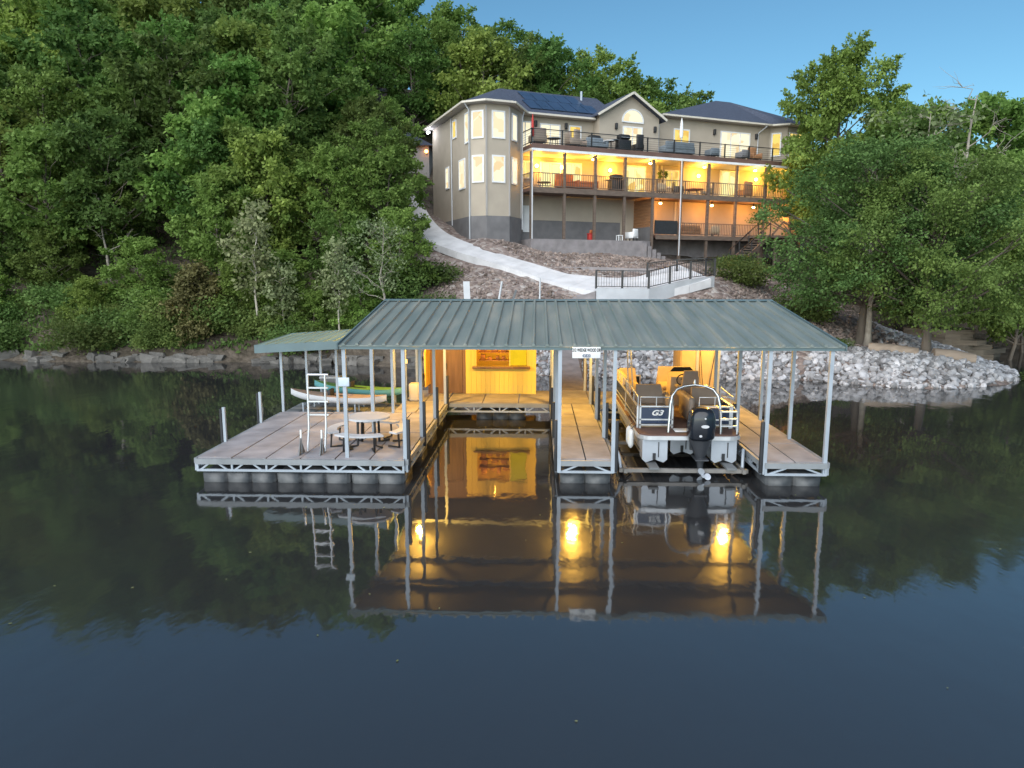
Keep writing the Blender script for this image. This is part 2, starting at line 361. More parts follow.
def terrain():
    xs = np.unique(np.concatenate([np.arange(-180,-48,6.), np.arange(-48,48,.7), np.arange(48,181,6.)]))
    ys = np.unique(np.concatenate([np.arange(24,66,.7), np.arange(66,100,2.), np.arange(100,221,8.)]))
    X, Y = np.meshgrid(xs, ys)
    Z = hts(X, Y)
    g = gravel_zone(X, Y)
    jit = rng.normal(0, 1, Z.shape)
    Z = Z + np.where(Z > .15, .05, .02)*jit*(1+1.2*(1-g))
    far = np.clip((Y-120)/80, 0, 1)
    Z = Z*(1-far) + far*np.minimum(Z, 34)
    nv = X.size; nx = len(xs); ny = len(ys)
    me = bpy.data.meshes.new('terrain')
    idx = np.arange(nv).reshape(ny, nx)
    q = np.stack([idx[:-1,:-1], idx[:-1,1:], idx[1:,1:], idx[1:,:-1]], -1).reshape(-1,4)
    me.from_pydata(np.c_[X.ravel(), Y.ravel(), Z.ravel()].tolist(), [], q.tolist())
    for p in me.polygons: p.use_smooth = True
    at = me.attributes.new('gravel', 'FLOAT', 'POINT'); at.data.foreach_set('value', g.ravel().astype(np.float32))
    m, nt, out = newmat('hillside_ground')
    p = nt.nodes.new('ShaderNodeBsdfPrincipled'); L(nt, p.outputs[0], out.inputs[0]); p.inputs['Roughness'].default_value = .95
    p.inputs['Specular IOR Level'].default_value = .2
    tc = nt.nodes.new('ShaderNodeTexCoord')
    a = nt.nodes.new('ShaderNodeAttribute'); a.attribute_name = 'gravel'
    v = nt.nodes.new('ShaderNodeTexVoronoi'); v.inputs['Scale'].default_value = 3.6; L(nt, tc.outputs['Object'], v.inputs['Vector'])
    crv = nt.nodes.new('ShaderNodeValToRGB')
    for i,(pos,c) in enumerate(((0,(.13,.10,.09)),(.35,(.21,.165,.15)),(.7,(.27,.22,.20)),(1,(.38,.35,.33)))):
        e = crv.color_ramp.elements[i] if i < 2 else crv.color_ramp.elements.new(pos)
        e.position = pos; e.color = (*c,1)
    sep = nt.nodes.new('ShaderNodeSeparateColor'); L(nt, v.outputs['Color'], sep.inputs[0]); L(nt, sep.outputs[0], crv.inputs[0])
    n = nt.nodes.new('ShaderNodeTexNoise'); n.inputs['Scale'].default_value = .9; n.inputs['Detail'].default_value = 10; n.inputs['Roughness'].default_value = .7
    L(nt, tc.outputs['Object'], n.inputs['Vector'])
    crn = nt.nodes.new('ShaderNodeValToRGB')
    for i,(pos,c) in enumerate(((.3,(.035,.032,.022)),(.5,(.085,.07,.055)),(.62,(.13,.11,.09)),(.75,(.06,.085,.03)))):
        e = crn.color_ramp.elements[i] if i < 2 else crn.color_ramp.elements.new(pos)
        e.position = pos; e.color = (*c,1)
    L(nt, n.outputs['Fac'], crn.inputs[0])
    mx = nt.nodes.new('ShaderNodeMix'); mx.data_type = 'RGBA'
    L(nt, a.outputs['Fac'], mx.inputs['Factor']); L(nt, crn.outputs[0], mx.inputs['A']); L(nt, crv.outputs[0], mx.inputs['B'])
    L(nt, mx.outputs['Result'], p.inputs['Base Color'])
    b = nt.nodes.new('ShaderNodeBump'); b.inputs['Strength'].default_value = .8; b.inputs['Distance'].default_value = .15
    ad = nt.nodes.new('ShaderNodeMath'); ad.operation = 'SUBTRACT'; L(nt, n.outputs['Fac'], ad.inputs[0]); L(nt, v.outputs['Distance'], ad.inputs[1])
    L(nt, ad.outputs[0], b.inputs['Height']); L(nt, b.outputs[0], p.inputs['Normal'])
    me.materials.append(m)
    o = bpy.data.objects.new('terrain', me); COL.objects.link(o)
    tag(o, 'steep wooded and rubble covered hillside rising from the cove', None, kind='structure')
terrain()

def water():
    m, nt, out = newmat('calm_cove_water')
    p = nt.nodes.new('ShaderNodeBsdfPrincipled'); L(nt, p.outputs[0], out.inputs[0])
    p.inputs['Base Color'].default_value = (.025,.026,.028,1)
    p.inputs['Roughness'].default_value = .045; p.inputs['IOR'].default_value = 1.95
    tc = nt.nodes.new('ShaderNodeTexCoord')
    mp = nt.nodes.new('ShaderNodeMapping'); mp.inputs['Scale'].default_value = (1,.55,1); L(nt, tc.outputs['Object'], mp.inputs[0])
    n = nt.nodes.new('ShaderNodeTexNoise'); n.inputs['Scale'].default_value = 1.7; n.inputs['Detail'].default_value = 3; L(nt, mp.outputs[0], n.inputs['Vector'])
    n2 = nt.nodes.new('ShaderNodeTexNoise'); n2.inputs['Scale'].default_value = .35; n2.inputs['Detail'].default_value = 2; L(nt, mp.outputs[0], n2.inputs['Vector'])
    ad = nt.nodes.new('ShaderNodeMath'); ad.operation='MULTIPLY_ADD'; ad.inputs[1].default_value = 2.2; L(nt, n2.outputs['Fac'], ad.inputs[0]); L(nt, n.outputs['Fac'], ad.inputs[2])
    b = nt.nodes.new('ShaderNodeBump'); b.inputs['Strength'].default_value = .042; b.inputs['Distance'].default_value = .12
    n3 = nt.nodes.new('ShaderNodeTexNoise'); n3.inputs['Scale'].default_value = .11; n3.inputs['Detail'].default_value = 3; L(nt, mp.outputs[0], n3.inputs['Vector'])
    mr = nt.nodes.new('ShaderNodeMapRange'); mr.inputs[1].default_value = .38; mr.inputs[2].default_value = .66; mr.inputs[3].default_value = .02; mr.inputs[4].default_value = .085; L(nt, n3.outputs['Fac'], mr.inputs[0]); L(nt, mr.outputs[0], b.inputs['Strength'])
    mr2 = nt.nodes.new('ShaderNodeMapRange'); mr2.inputs[1].default_value = .42; mr2.inputs[2].default_value = .68; mr2.inputs[3].default_value = .03; mr2.inputs[4].default_value = .10; L(nt, n3.outputs['Fac'], mr2.inputs[0]); L(nt, mr2.outputs[0], p.inputs['Roughness'])
    L(nt, ad.outputs[0], b.inputs['Height']); L(nt, b.outputs[0], p.inputs['Normal'])
    mb = MB(); mb._add([(-400,-400,0),(400,-400,0),(400,120,0),(-400,120,0)], [(0,1,2,3)])
    o = mb.build('water', m, fixn=False); tag(o, 'still dark green water of the cove', kind='structure')
water()

# ------------------------------------------------------------------ rocks
def rock_mesh(name, seed, m, flat=.7, sub=2):
    r = random.Random(seed)
    bm = bmesh.new(); bmesh.ops.create_icosphere(bm, subdivisions=sub, radius=.5)
    planes = []
    for _ in range(11):
        d = Vector((r.gauss(0,1), r.gauss(0,1), r.gauss(0,1))).normalized(); planes.append((d, r.uniform(.27,.44)))
    for v in bm.verts:
        for d, k in planes:
            t = v.co.dot(d)
            if t > k: v.co -= d*(t-k)
        v.co.z *= flat
    me = bpy.data.meshes.new(name); bm.to_mesh(me); bm.free(); me.materials.append(m)
    return me

def scatter_rock_stuff(name, meshes, pts, m, label):
    """pts: x,y,z,size"""
    VS = []; FS = []; n = 0
    arr = []
    for me in meshes:
        v = np.array([x.co[:] for x in me.vertices]); f = np.array([p.vertices[:] for p in me.polygons]); arr.append((v, f))
    for (x, y, z, s) in pts:
        v, f = arr[rng.integers(len(arr))]
        ax = rng.normal(size=4); ax /= np.linalg.norm(ax); a,b,c,d = ax
        Rm = np.array([[1-2*(c*c+d*d),2*(b*c-a*d),2*(b*d+a*c)],[2*(b*c+a*d),1-2*(b*b+d*d),2*(c*d-a*b)],[2*(b*d-a*c),2*(c*d+a*b),1-2*(b*b+c*c)]])
        VS.append((v*s) @ Rm.T + np.array([x,y,z])); FS.append(f+n); n += len(v)
    me = bpy.data.meshes.new(name); me.from_pydata(np.concatenate(VS).tolist(), [], np.concatenate(FS).tolist()); me.materials.append(m)
    o = bpy.data.objects.new(name, me); COL.objects.link(o); tag(o, label, kind='stuff'); return o

SHORE = [(-3,35.6),(0,34.6),(2,34),(7.8,33.6),(12.4,33.1),(15.9,31),(18,31.0),(19.8,31.6),(22.5,33.5),(24.3,36.5)]
def along(poly, t):
    seg = [math.dist(poly[i], poly[i+1]) for i in range(len(poly)-1)]; T = sum(seg)*t
    for i, s in enumerate(seg):
        if T <= s or i == len(seg)-1:
            k = T/s; a, b = poly[i], poly[i+1]
            return a[0]+(b[0]-a[0])*k, a[1]+(b[1]-a[1])*k, (b[0]-a[0])/s, (b[1]-a[1])/s
        T -= s
whites = [rock_mesh('riprap_rock', 100+i, M['rock'], random.uniform(.6,.85)) for i in range(9)]
placed = []
def free(x, y, s):
    for (a, b, c) in placed:
        if (a-x)**2 + (b-y)**2 < (.36*(s+c))**2: return False
    return True
k = 0; tries = 0
while k < 300 and tries < 9000:
    tries += 1
    x, y, tx, ty = along(SHORE, random.random()); w = random.uniform(-.1, 2.4)
    x += -ty*w + random.gauss(0,.1); y += tx*w
    s = random.uniform(.28,.60)
    if not free(x, y, s): continue
    placed.append((x, y, s))
    o = bpy.data.objects.new('riprap_rock', whites[k % 9]); COL.objects.link(o)
    o.location = (x, y, ht(x, y) + s*.2); o.scale = (s, s*random.uniform(.75,1.1), s*random.uniform(.7,1.05))
    o.rotation_euler = (random.uniform(-.5,.5), random.uniform(-.5,.5), random.uniform(0,6.28))
    tag(o, 'angular white limestone rock in the riprap along the waterline', 'rock', 'white riprap rocks at the waterline')
    k += 1
pts = []
for _ in range(7000):
    x, y, tx, ty = along(SHORE, random.random()); w = random.uniform(-.2, 4.6)
    if random.random() < max(0, (w-3)/2.2): continue
    x += -ty*w; y += tx*w
    s = random.choice((.12,.16,.2,.26,.32,.42)); pts.append((x, y, ht(x,y)+.01+.04*(s>.25), s))
for _ in range(1500):   # a tongue of white stone running up beside the right-hand trees
    t = random.random(); x = 19.8 + 2.9*t + random.gauss(0,.95); y = 35 + 9.0*t + random.gauss(0,.5)
    pts.append((x, y, ht(x,y)+.03, random.uniform(.18,.5)))
scatter_rock_stuff('riprap_rubble', whites, pts, M['rockstuff'], 'broken white stones filling the shore behind the larger rocks')
pts = []
for _ in range(15000):
    x = random.uniform(-11, 21); y = random.uniform(36, 53)
    g = float(gravel_zone(np.array([x]), np.array([y]))[0])
    if random.random() > g: continue
    d = min(math.hypot(x-(p[0]*(1-t)+q[0]*t), y-(p[1]*(1-t)+q[1]*t)) for p, q in zip(PATH[:-1], PATH[1:]) for t in (0,.33,.66,1))
    if d < 1.6 or (x < 9.8 and 41 < y < 44.6 and x > 1): continue
    if y > 50.6 + (x+.5)*.45 - .2: continue
    z = ht(x, y)
    if z < .9: continue
    pts.append((x, y, z+.01, random.choice((.08,.1,.12,.14,.17,.2,.24,.34))*random.uniform(.8,1.2)))
rub = [rock_mesh('stone', 300+i, M['rubble'], .7, 1) for i in range(6)]
scatter_rock_stuff('rubble_slope', rub, pts, M['rubble'], 'pinkish brown stone rubble covering the slope below the house')
LS = [(-34,39.35),(-31,39.3),(-23,38.7),(-16.4,38.9),(-10,37.9),(-5,36.3)]
def block_mesh(seed):
    r = random.Random(seed); bm = bmesh.new(); bmesh.ops.create_cube(bm, size=1)
    bmesh.ops.subdivide_edges(bm, edges=bm.edges[:], cuts=1, use_grid_fill=True)
    for v in bm.verts: v.co += Vector((r.uniform(-.13,.13), r.uniform(-.13,.13), r.uniform(-.09,.09)))
    bmesh.ops.bevel(bm, geom=bm.edges[:], offset=.03, segments=1, affect='EDGES')
    me = bpy.data.meshes.new('ledge_rock'); bm.to_mesh(me); bm.free(); me.materials.append(M['bankrock']); return me
ledges = [block_mesh(400+i) for i in range(7)]
for i in range(110):
    t_ = (i+random.random()*.9)/110
    if math.sin(t_*41)+math.sin(t_*17+1) < -.75: continue
    x, y, tx, ty = along(LS, t_); w = random.uniform(-.05,.55)
    x += -ty*w; y += tx*w; s = random.uniform(.3,.85)
    o = bpy.data.objects.new('ledge_rock', ledges[i % 7]); COL.objects.link(o)
    o.location = (x, y, .02+w*.55); o.scale = (s*random.uniform(.8,1.5), s*.8, s*random.uniform(.45,.8)); o.rotation_euler = (random.uniform(-.2,.2), random.uniform(-.2,.2), random.choice((0,PI/2,PI))+random.uniform(-.5,.5))
    tag(o, 'grey blocky ledge rock at the waterline under the left wood', 'rock', 'ledge rocks along the left bank')

# ------------------------------------------------------------------ path and retaining wall
def build_path():
    mb = MB()
    P = [Vector(p) for p in PATH]
    fine = []
    for i in range(len(P)-1):
        a = P[max(i-1,0)]; b = P[i]; c = P[i+1]; d = P[min(i+2,len(P)-1)]
        for k in range(6):
            t = k/6
            fine.append(.5*((2*b)+(c-a)*t+(2*a-5*b+4*c-d)*t*t+(3*b-a-3*c+d)*t**3))
    fine.append(P[-1])
    Lp = []; Rp = []
    for i, p in enumerate(fine):
        d = (fine[min(i+1,len(fine)-1)]-fine[max(i-1,0)]); d.z = 0; d.normalize()
        s = Vector((-d.y, d.x, 0)); k_ = min(1, max(0, (i-10)/8)); wu = 2.4*(1-k_)+.85*k_; du = .72*(1-k_)+.30*k_
        Lp.append(p + s*1.1 - Vector((0,0,.12))); Rp.append(p - s*wu + Vector((0,0,du)))
    for i in range(len(fine)-1):
        e0 = .04 if i % 3 == 0 else 0
        q = [Lp[i].lerp(Lp[i+1],e0), Rp[i].lerp(Rp[i+1],e0), Rp[i+1], Lp[i+1]]
        mb.hexa([(v.x, v.y, v.z-.35) for v in q], [(v.x, v.y, v.z+.11) for v in q])
    o = mb.build('path', M['conc']); tag(o, 'pale concrete path curving up the slope to the house', kind='structure')
build_path()

W = [(3.3,40.15,4.05),(6.2,39.75,4.02),(8.7,40.7,4.55),(10.25,41.5,4.72)]
rw = thing('retaining_wall', 'pale concrete retaining wall with black railing below the path', 'wall', (6.5,40.3,3.0))
for i in range(3):
    a, b = Vector(W[i]), Vector(W[i+1])
    mb = MB(); n = Vector((-(b-a).y, (b-a).x, 0)).normalized()*.22
    mb.hexa([(a.x,a.y,2.2),(b.x,b.y,2.2),(b.x+n.x,b.y+n.y,2.2),(a.x+n.x,a.y+n.y,2.2)], [(a.x,a.y,a.z+.12),(b.x,b.y,b.z+.12),(b.x+n.x,b.y+n.y,b.z+.12),(a.x+n.x,a.y+n.y,a.z+.12)])
    mb.build('wall_section', M['concwall'], rw)
mb = MB(); mb.hexa([(1.9,40.3,2.4),(3.25,40.1,2.4),(4.2,41.6,2.4),(2.7,42.4,2.4)], [(1.9,40.3,3.55),(3.25,40.1,4.0),(4.2,41.6,4.05),(2.7,42.4,4.05)]); mb.build('end_block', M['terrace'], rw)
mb = MB(); tops = []
RP = []
for i in range(3):
    a, b = Vector(W[i]), Vector(W[i+1]); n = max(1, round((b-a).length/1.35))
    for k_ in range(n): RP.append(a.lerp(b, k_/n))
RP.append(Vector(W[-1])); RP += [Vector((10.0,42.6,4.78)), Vector((8.4,43.2,4.72)), Vector((6.6,43.0,4.5))]
bal = MB()
for i, p in enumerate(RP):
    q = MB(); q.box(p.x-.06,p.x+.06,p.y+.04,p.y+.16,p.z+.08,p.z+1.14); q.build('railing_post', M['blackmetal'], rw)
    if i:
        o_ = RP[i-1]; dz = Vector((0,.095,0))
        mb.beam(o_+dz+Vector((0,0,1.1)), p+dz+Vector((0,0,1.1)), .05, .05); mb.beam(o_+dz+Vector((0,0,.22)), p+dz+Vector((0,0,.22)), .04, .04)
        nb = max(2, int((p-o_).length/.14))
        for j in range(1, nb):
            c = o_.lerp(p, j/nb)+dz; bal.beam(c+Vector((0,0,.22)), c+Vector((0,0,1.1)), .018, .018)
mb.build('rail', M['blackmetal'], rw); bal.build('baluster', M['blackmetal'], rw)

q = MB(); e_ = [(1.3,46.3,5.15),(3.4,46.1,5.15),(6.0,45.4,5.05),(8.8,44.4,5.0)]
for a, b in zip(e_[:-1], e_[1:]): q.beam(a, b, .22, .55)
tag(q.build('edging_wall', M['terrace']), 'low dark block edging along the uphill side of the path landing', 'wall')
# ------------------------------------------------------------------ boat dock
dock = thing('floating_dock', 'grey floating boat dock with two slips and open truss edges', 'dock', (-.7,20,0))
DZ = .6
def panels(x0, x1, y0, y1, px, py, name='deck_panel'):
    mb = MB(); nx = max(1, round((x1-x0)/px)); ny = max(1, round((y1-y0)/py)); g = .016
    for i in range(nx):
        for j in range(ny):
            a = x0+(x1-x0)*i/nx; b = x0+(x1-x0)*(i+1)/nx; c = y0+(y1-y0)*j/ny; d = y0+(y1-y0)*(j+1)/ny
            dz = random.uniform(-.006,.006)
            mb.box(a+g, b-g, c+g, d-g, DZ-.05+dz, DZ+dz)
    mb.build(name, M['deckpanel'], dock)
panels(-8.1,-3.12,15.95,21.62,.83,2.85)
panels(-4.6,-3.12,21.64,26.0,.74,2.2)
panels(-3.10,6.72,23.4,26.0,1.22,1.3)
panels(.5,1.8,16.1,23.38,.65,1.82)
panels(5.3,6.72,16.05,23.38,.71,1.82)
def truss(p0, p1, nb):
    p0 = Vector(p0); p1 = Vector(p1); d = (p1-p0).normalized()
    mb = MB(); up = Vector((0,0,1))
    fa = MB(); fa.beam(p0+up*.52, p1+up*.52, .07, .13); fa.build('edge_channel', M['channel'], dock)
    mb.beam(p0+up*.31, p1+up*.31, .05, .055)
    n = nb
    for i in range(n):
        a = p0.lerp(p1, i/n); b = p0.lerp(p1, (i+1)/n); c = a.lerp(b,.5)
        mb.beam(a+up*.31+d*.08, a.lerp(b,.36)+up*.47, .04, .04); mb.beam(b+up*.31-d*.08, a.lerp(b,.64)+up*.47, .04, .04)
        mb.beam(a+up*.31+d*.025, a+up*.47+d*.025, .045, .045)
    mb.beam(p1+up*.31-d*.025, p1+up*.47-d*.025, .045, .045)
    mb.build('truss', M['galv'], dock)
truss((-8.1,15.9,0),(-3.12,15.9,0),6)
truss((-3.07,15.95,0),(-3.07,23.35,0),8)
truss((-3.05,23.35,0),(.45,23.35,0),4)
truss((.45,23.3,0),(.45,16.1,0),8)
truss((.5,16.05,0),(1.8,16.05,0),1)
truss((1.85,16.1,0),(1.85,23.3,0),8)
truss((1.9,23.35,0),(5.2,23.35,0),4)
truss((5.25,23.3,0),(5.25,16.1,0),8)
truss((5.3,16.0,0),(6.72,16.0,0),1)
truss((6.77,16.05,0),(6.77,26,0),10)
truss((-8.15,21.6,0),(-8.15,15.95,0),6)
def ftub(x0, x1, y0, y1, lobes, along_x=True):
    """black plastic flotation tub with moulded lobes"""
    mb = MB()
    for i in range(lobes):
        if along_x:
            a = x0+(x1-x0)*i/lobes; b = x0+(x1-x0)*(i+1)/lobes; c, d = y0, y1
        else:
            a, b = x0, x1; c = y0+(y1-y0)*i/lobes; d = y0+(y1-y0)*(i+1)/lobes
        bm = bmesh.new(); bmesh.ops.create_cube(bm, size=1)
        for v in bm.verts:
            t = .93 if v.co.z < 0 else 1.0
            v.co = ((a+b)/2 + v.co.x*(b-a-.004)*t, (c+d)/2 + v.co.y*(d-c-.02)*t, -.0 + v.co.z*.54)
        bmesh.ops.bevel(bm, geom=bm.edges[:], offset=.05, segments=2, affect='EDGES'); mb.bm(bm, True)
    mb.build('float', M['float'], dock)
for a, b, n in ((-8.0,-6.25,3),(-6.2,-4.45,3),(-4.4,-3.15,2)):
    ftub(a, b, 15.9, 17.2, n); ftub(a, b, 18.4, 19.6, n); ftub(a, b, 20.3, 21.5, n)
ftub(.55,1.75,16.12,17.3,2); ftub(5.38,6.66,16.08,17.3,2)
for y in (18.3,20.5,22.3):
    ftub(.55,1.75,y,y+1.1,2); ftub(5.38,6.66,y,y+1.1,2)
ftub(-2.1,-.4,23.5,24.7,3); ftub(-4.5,-3.2,23,24.2,2); ftub(2.3,4.5,23.6,24.8,3)
for x, y in ((-8.16,17.62),(-8.16,20.02)):
    q = MB(); q.beam((x,y,.3),(x,y,1.5),.07,.07); p_ = q.build('mooring_post', M['galv'], dock)
    q = MB(); q.box(x-.10,x-.048,y-.05,y+.05,.45,1.46); q.build('bumper', M['black'], p_)

# ------------------------------------------------------------------ main canopy
can = thing('dock_canopy', 'long green ribbed steel roof on galvanised posts over the boat slips', 'canopy', (1.15,20,.6))
EZ, RZ, EY0, RY, EY1, CX0, CX1 = 3.3, 4.13, 15.95, 21.2, 26.4, -4.6, 6.92
mb = MB()
mb.sheet([(CX0,EY0,EZ),(CX1,EY0,EZ),(CX1,RY,RZ),(CX0,RY,RZ)], .03)
nr = 37
sl = math.hypot(RY-EY0, RZ-EZ); ny_ = Vector((0, -(RZ-EZ)/sl, (RY-EY0)/sl))
for i in range(nr):
    x = CX0+.12+(CX1-CX0-.24)*i/(nr-1)
    a = Vector((x,EY0,EZ))+ny_*.015; b = Vector((x,RY-.05,RZ-.008))+ny_*.015
    mb.prism  # ribs: trapezoid sections along the slope
    w0, w1, h_ = .045, .02, .05
    mb.hexa([(x-w0,EY0-.02,EZ+.001),(x+w0,EY0-.02,EZ+.001),(x+w0,RY-.06,RZ-.008),(x-w0,RY-.06,RZ-.008)],
            [(x-w1,EY0-.02,EZ+h_),(x+w1,EY0-.02,EZ+h_),(x+w1,RY-.06,RZ+h_-.008),(x-w1,RY-.06,RZ+h_-.008)])
mb.build('roof_panel', M['roof'], can)
mb = MB(); mb.sheet([(CX0,RY,RZ),(CX1,RY,RZ),(CX1,EY1,EZ),(CX0,EY1,EZ)], .03)
for i in range(nr):
    x = CX0+.12+(CX1-CX0-.24)*i/(nr-1)
    mb.hexa([(x-.04,RY+.06,RZ-.008),(x+.04,RY+.06,RZ-.008),(x+.04,EY1,EZ+.001),(x-.04,EY1,EZ+.001)],[(x-.018,RY+.06,RZ+.027),(x+.018,RY+.06,RZ+.027),(x+.018,EY1,EZ+.035),(x-.018,EY1,EZ+.035)])
mb.build('roof_panel', M['roof'], can)
mb = MB(); mb.sheet([(CX0-.03,RY-.16,RZ+.02),(CX1+.03,RY-.16,RZ+.02),(CX1+.03,RY,RZ+.055),(CX0-.03,RY,RZ+.055)],.012); mb.sheet([(CX0-.03,RY,RZ+.055),(CX1+.03,RY,RZ+.055),(CX1+.03,RY+.16,RZ+.02),(CX0-.03,RY+.16,RZ+.02)],.012)
mb.build('ridge_cap', M['rooftrim'], can)
for y in (EY0+.05, EY1-.05): MB().beam((CX0,y,EZ-.065),(CX1,y,EZ-.065),.06,.06).build('eave_beam', M['rooftrim'], can)
for x in (CX0-.02, CX1+.02):
    mb = MB(); mb.beam((x,EY0-.02,EZ-.03),(x,RY,RZ-.03),.03,.14); mb.beam((x,RY,RZ-.03),(x,EY1,EZ-.03),.03,.14); mb.build('rake_trim', M['rooftrim'], can)
for y in (18.4,20.85,23.45):
    z = EZ+(RZ-EZ)*(y-EY0)/(RY-EY0) if y < RY else RZ-(RZ-EZ)*(y-RY)/(EY1-RY)
    mb = MB(); mb.beam((CX0+.05,y,z-.12),(CX1-.05,y,z-.12),.06,.12); mb.build('purlin', M['galv'], can)
def cpost(x, y, pad=None, z0=.3):
    z = (EZ+(RZ-EZ)*(y-EY0)/(RY-EY0) if y < RY else RZ-(RZ-EZ)*(y-RY)/(EY1-RY)) - .06
    q = MB(); q.beam((x,y,z0),(x,y,z),.085,.085); p_ = q.build('post', M['galv'], can)
    if pad:
        q = MB(); q.rbox(min(x+pad*.045,x+pad*.12),max(x+pad*.045,x+pad*.12),y-.05,y+.05,.32,1.55,.015); q.build('bumper', M['black'], p_)
for y in (16.05,18.4,20.85,23.3):
    cpost(-3.12,y,1); cpost(.52,y,-1); cpost(1.78,y,1); cpost(5.30,y,-1); cpost(6.68,y)
cpost(-4.52,16.1,None,.55)
for y in (18.9,21.55,23.7,26.0): cpost(-4.54,y,None,.55)
for x in (.52,1.78,5.3,6.68): cpost(x,26.05,None,.5)

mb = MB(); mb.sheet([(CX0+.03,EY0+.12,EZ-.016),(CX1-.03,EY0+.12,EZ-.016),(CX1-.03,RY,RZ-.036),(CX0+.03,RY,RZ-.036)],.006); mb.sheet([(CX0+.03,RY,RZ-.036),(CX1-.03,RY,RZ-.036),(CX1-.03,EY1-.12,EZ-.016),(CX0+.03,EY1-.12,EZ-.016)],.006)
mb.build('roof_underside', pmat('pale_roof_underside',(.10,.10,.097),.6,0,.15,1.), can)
# low canopy over the kayaks
kc = thing('kayak_canopy', 'small flat pale green canopy standing over the kayaks', 'canopy', (-6.6,22.6,.5))
c4 = [(-8.64,21,2.77),(-4.72,21,2.98),(-4.72,24.2,3.14),(-8.64,24.2,2.87)]
mb = MB(); mb.sheet(c4,.03)
for i in range(1,13):
    t = i/13; a = Vector(c4[0]).lerp(Vector(c4[1]),t); b = Vector(c4[3]).lerp(Vector(c4[2]),t); mb.beam(a+Vector((0,.02,.012)), b+Vector((0,-.02,.012)), .03,.022)
mb.build('roof_panel', pmat('pale_green_roofing',(.20,.27,.23),.5,0,.12,1.5), kc)
mb = MB()
for a, b in ((0,1),(1,2),(2,3),(3,0)):
    A_ = Vector(c4[a]); B_ = Vector(c4[b]); mb.beam(A_-Vector((0,0,.11)), B_-Vector((0,0,.11)), .03,.25)
mb.build('fascia', M['rooftrim'], kc)
for x, y in ((-8.1,21.7),(-6.35,21.75),(-5.25,21.75),(-8.1,24.1),(-7.6,24.1),(-5.0,24.1)):
    z = 2.77+(x+8.64)/3.92*.21-.04 + (y-21)/3.2*.1
    q = MB(); q.beam((x,y,.35),(x,y,z),.075,.075); q.build('post', M['galv'], kc)

kd = thing('kayak_platform', 'low dark grey plastic float carrying the kayaks', 'platform', (-6.6,23,0))
mb = MB()
for i in range(7):
    for j in range(4):
        mb.rbox(-8.35+i*.53,-8.35+i*.53+.52,21.72+j*.6,21.72+j*.6+.59,-.1,.46,.06)
mb.build('float_cube', M['deckgrey'], kd)
for y in (22.35,23.5):
    q = MB()
    for x in (-7.6,-5.9):
        q.beam((x,y-.25,.46),(x,y-.25,.80),.04,.04); q.beam((x,y+.25,.46),(x,y+.25,.80),.04,.04); q.beam((x,y-.28,.70),(x,y+.28,.70),.04,.04)
    q.build('rack', M['galv'], kd)

def kayak(name, label, c, L_, B_, D_, z, rz, mh, md, tilt=0., kind='kayak'):
    t = thing(name, label, kind, (c[0],c[1],z), rz=rz, off=(0,0,0))
    n = 20; m_ = 12
    vs = []; fs = []
    for i in range(n+1):
        s = i/n*2-1; w = (1-abs(s)**2.4)**.8 * B_/2 + .004; h_ = D_*(1-.25*(1-abs(s)**2)) + .05*abs(s)**4; rk = D_*.55*abs(s)**4
        for k_ in range(m_+1):
            a = PI*k_/m_; vs.append((s*L_/2, -math.cos(a)*w, h_ - math.sin(a)**.7*(h_-rk)))
    for i in range(n):
        for k_ in range(m_): fs.append((i*(m_+1)+k_, (i+1)*(m_+1)+k_, (i+1)*(m_+1)+k_+1, i*(m_+1)+k_+1))
    mb = MB(); mb._add(vs, fs, True); h1 = mb.build('hull', mh, t)
    mb = MB(); vs = []; fs = []
    for i in range(n+1):
        s = i/n*2-1; w = (1-abs(s)**2.4)**.8 * B_/2+.012; h_ = D_*(1-.25*(1-abs(s)**2)) + .05*abs(s)**4
        cock = abs(s) < .27
        for k_ in range(7):
            q = k_/6*2-1; z_ = h_ + .05*(1-q*q)*(1-abs(s)**2)
            if cock and abs(q) < .6: z_ = h_-.14
            vs.append((s*L_/2, q*w, z_))
    for i in range(n):
        for k_ in range(6): fs.append((i*7+k_,(i+1)*7+k_,(i+1)*7+k_+1,i*7+k_+1))
    mb._add(vs, fs, False); mb.build('deck', md, t)
    mb = MB(); mb.rbox(-.25,.2,-.2,.2,D_*.55,D_*.7,.04); mb.rbox(-.3,-.2,-.2,.2,D_*.6,D_*1.35,.03); mb.build('seat', M['black'], t)
    t.rotation_euler = (0, tilt, rz)
    return t
kayak('kayak', 'white sit-inside kayak with rust coloured deck lying on the rack in front', (-6.5,22.3), 3.2,.72,.34,.76, R(-3), M['kwhite'], pmat('tan_deck',(.32,.24,.2),.5), R(3))
kayak('kayak', 'turquoise kayak with lime green deck lying behind the white kayak', (-6.1,23.35), 3.1,.7,.34,.86, R(-3), M['turq'], M['green'], R(4))
tt = thing('storage_tub', 'small pale grey lidded tub standing behind the kayaks', 'tub', (-7.25,24.0,1.15), off=(0,0,0))
mb = MB(); mb.hexa([(-.22,-.15,-.69),(.22,-.15,-.69),(.22,.15,-.69),(-.22,.15,-.69)],[(-.3,-.2,.18),(.3,-.2,.18),(.3,.2,.18),(-.3,.2,.18)]); mb.build('tub_body', M['greyfab'], tt)
mb = MB(); mb.rbox(-.33,.36,-.22,.22,.18,.26,.03); mb.build('lid', M['tableplastic'], tt)

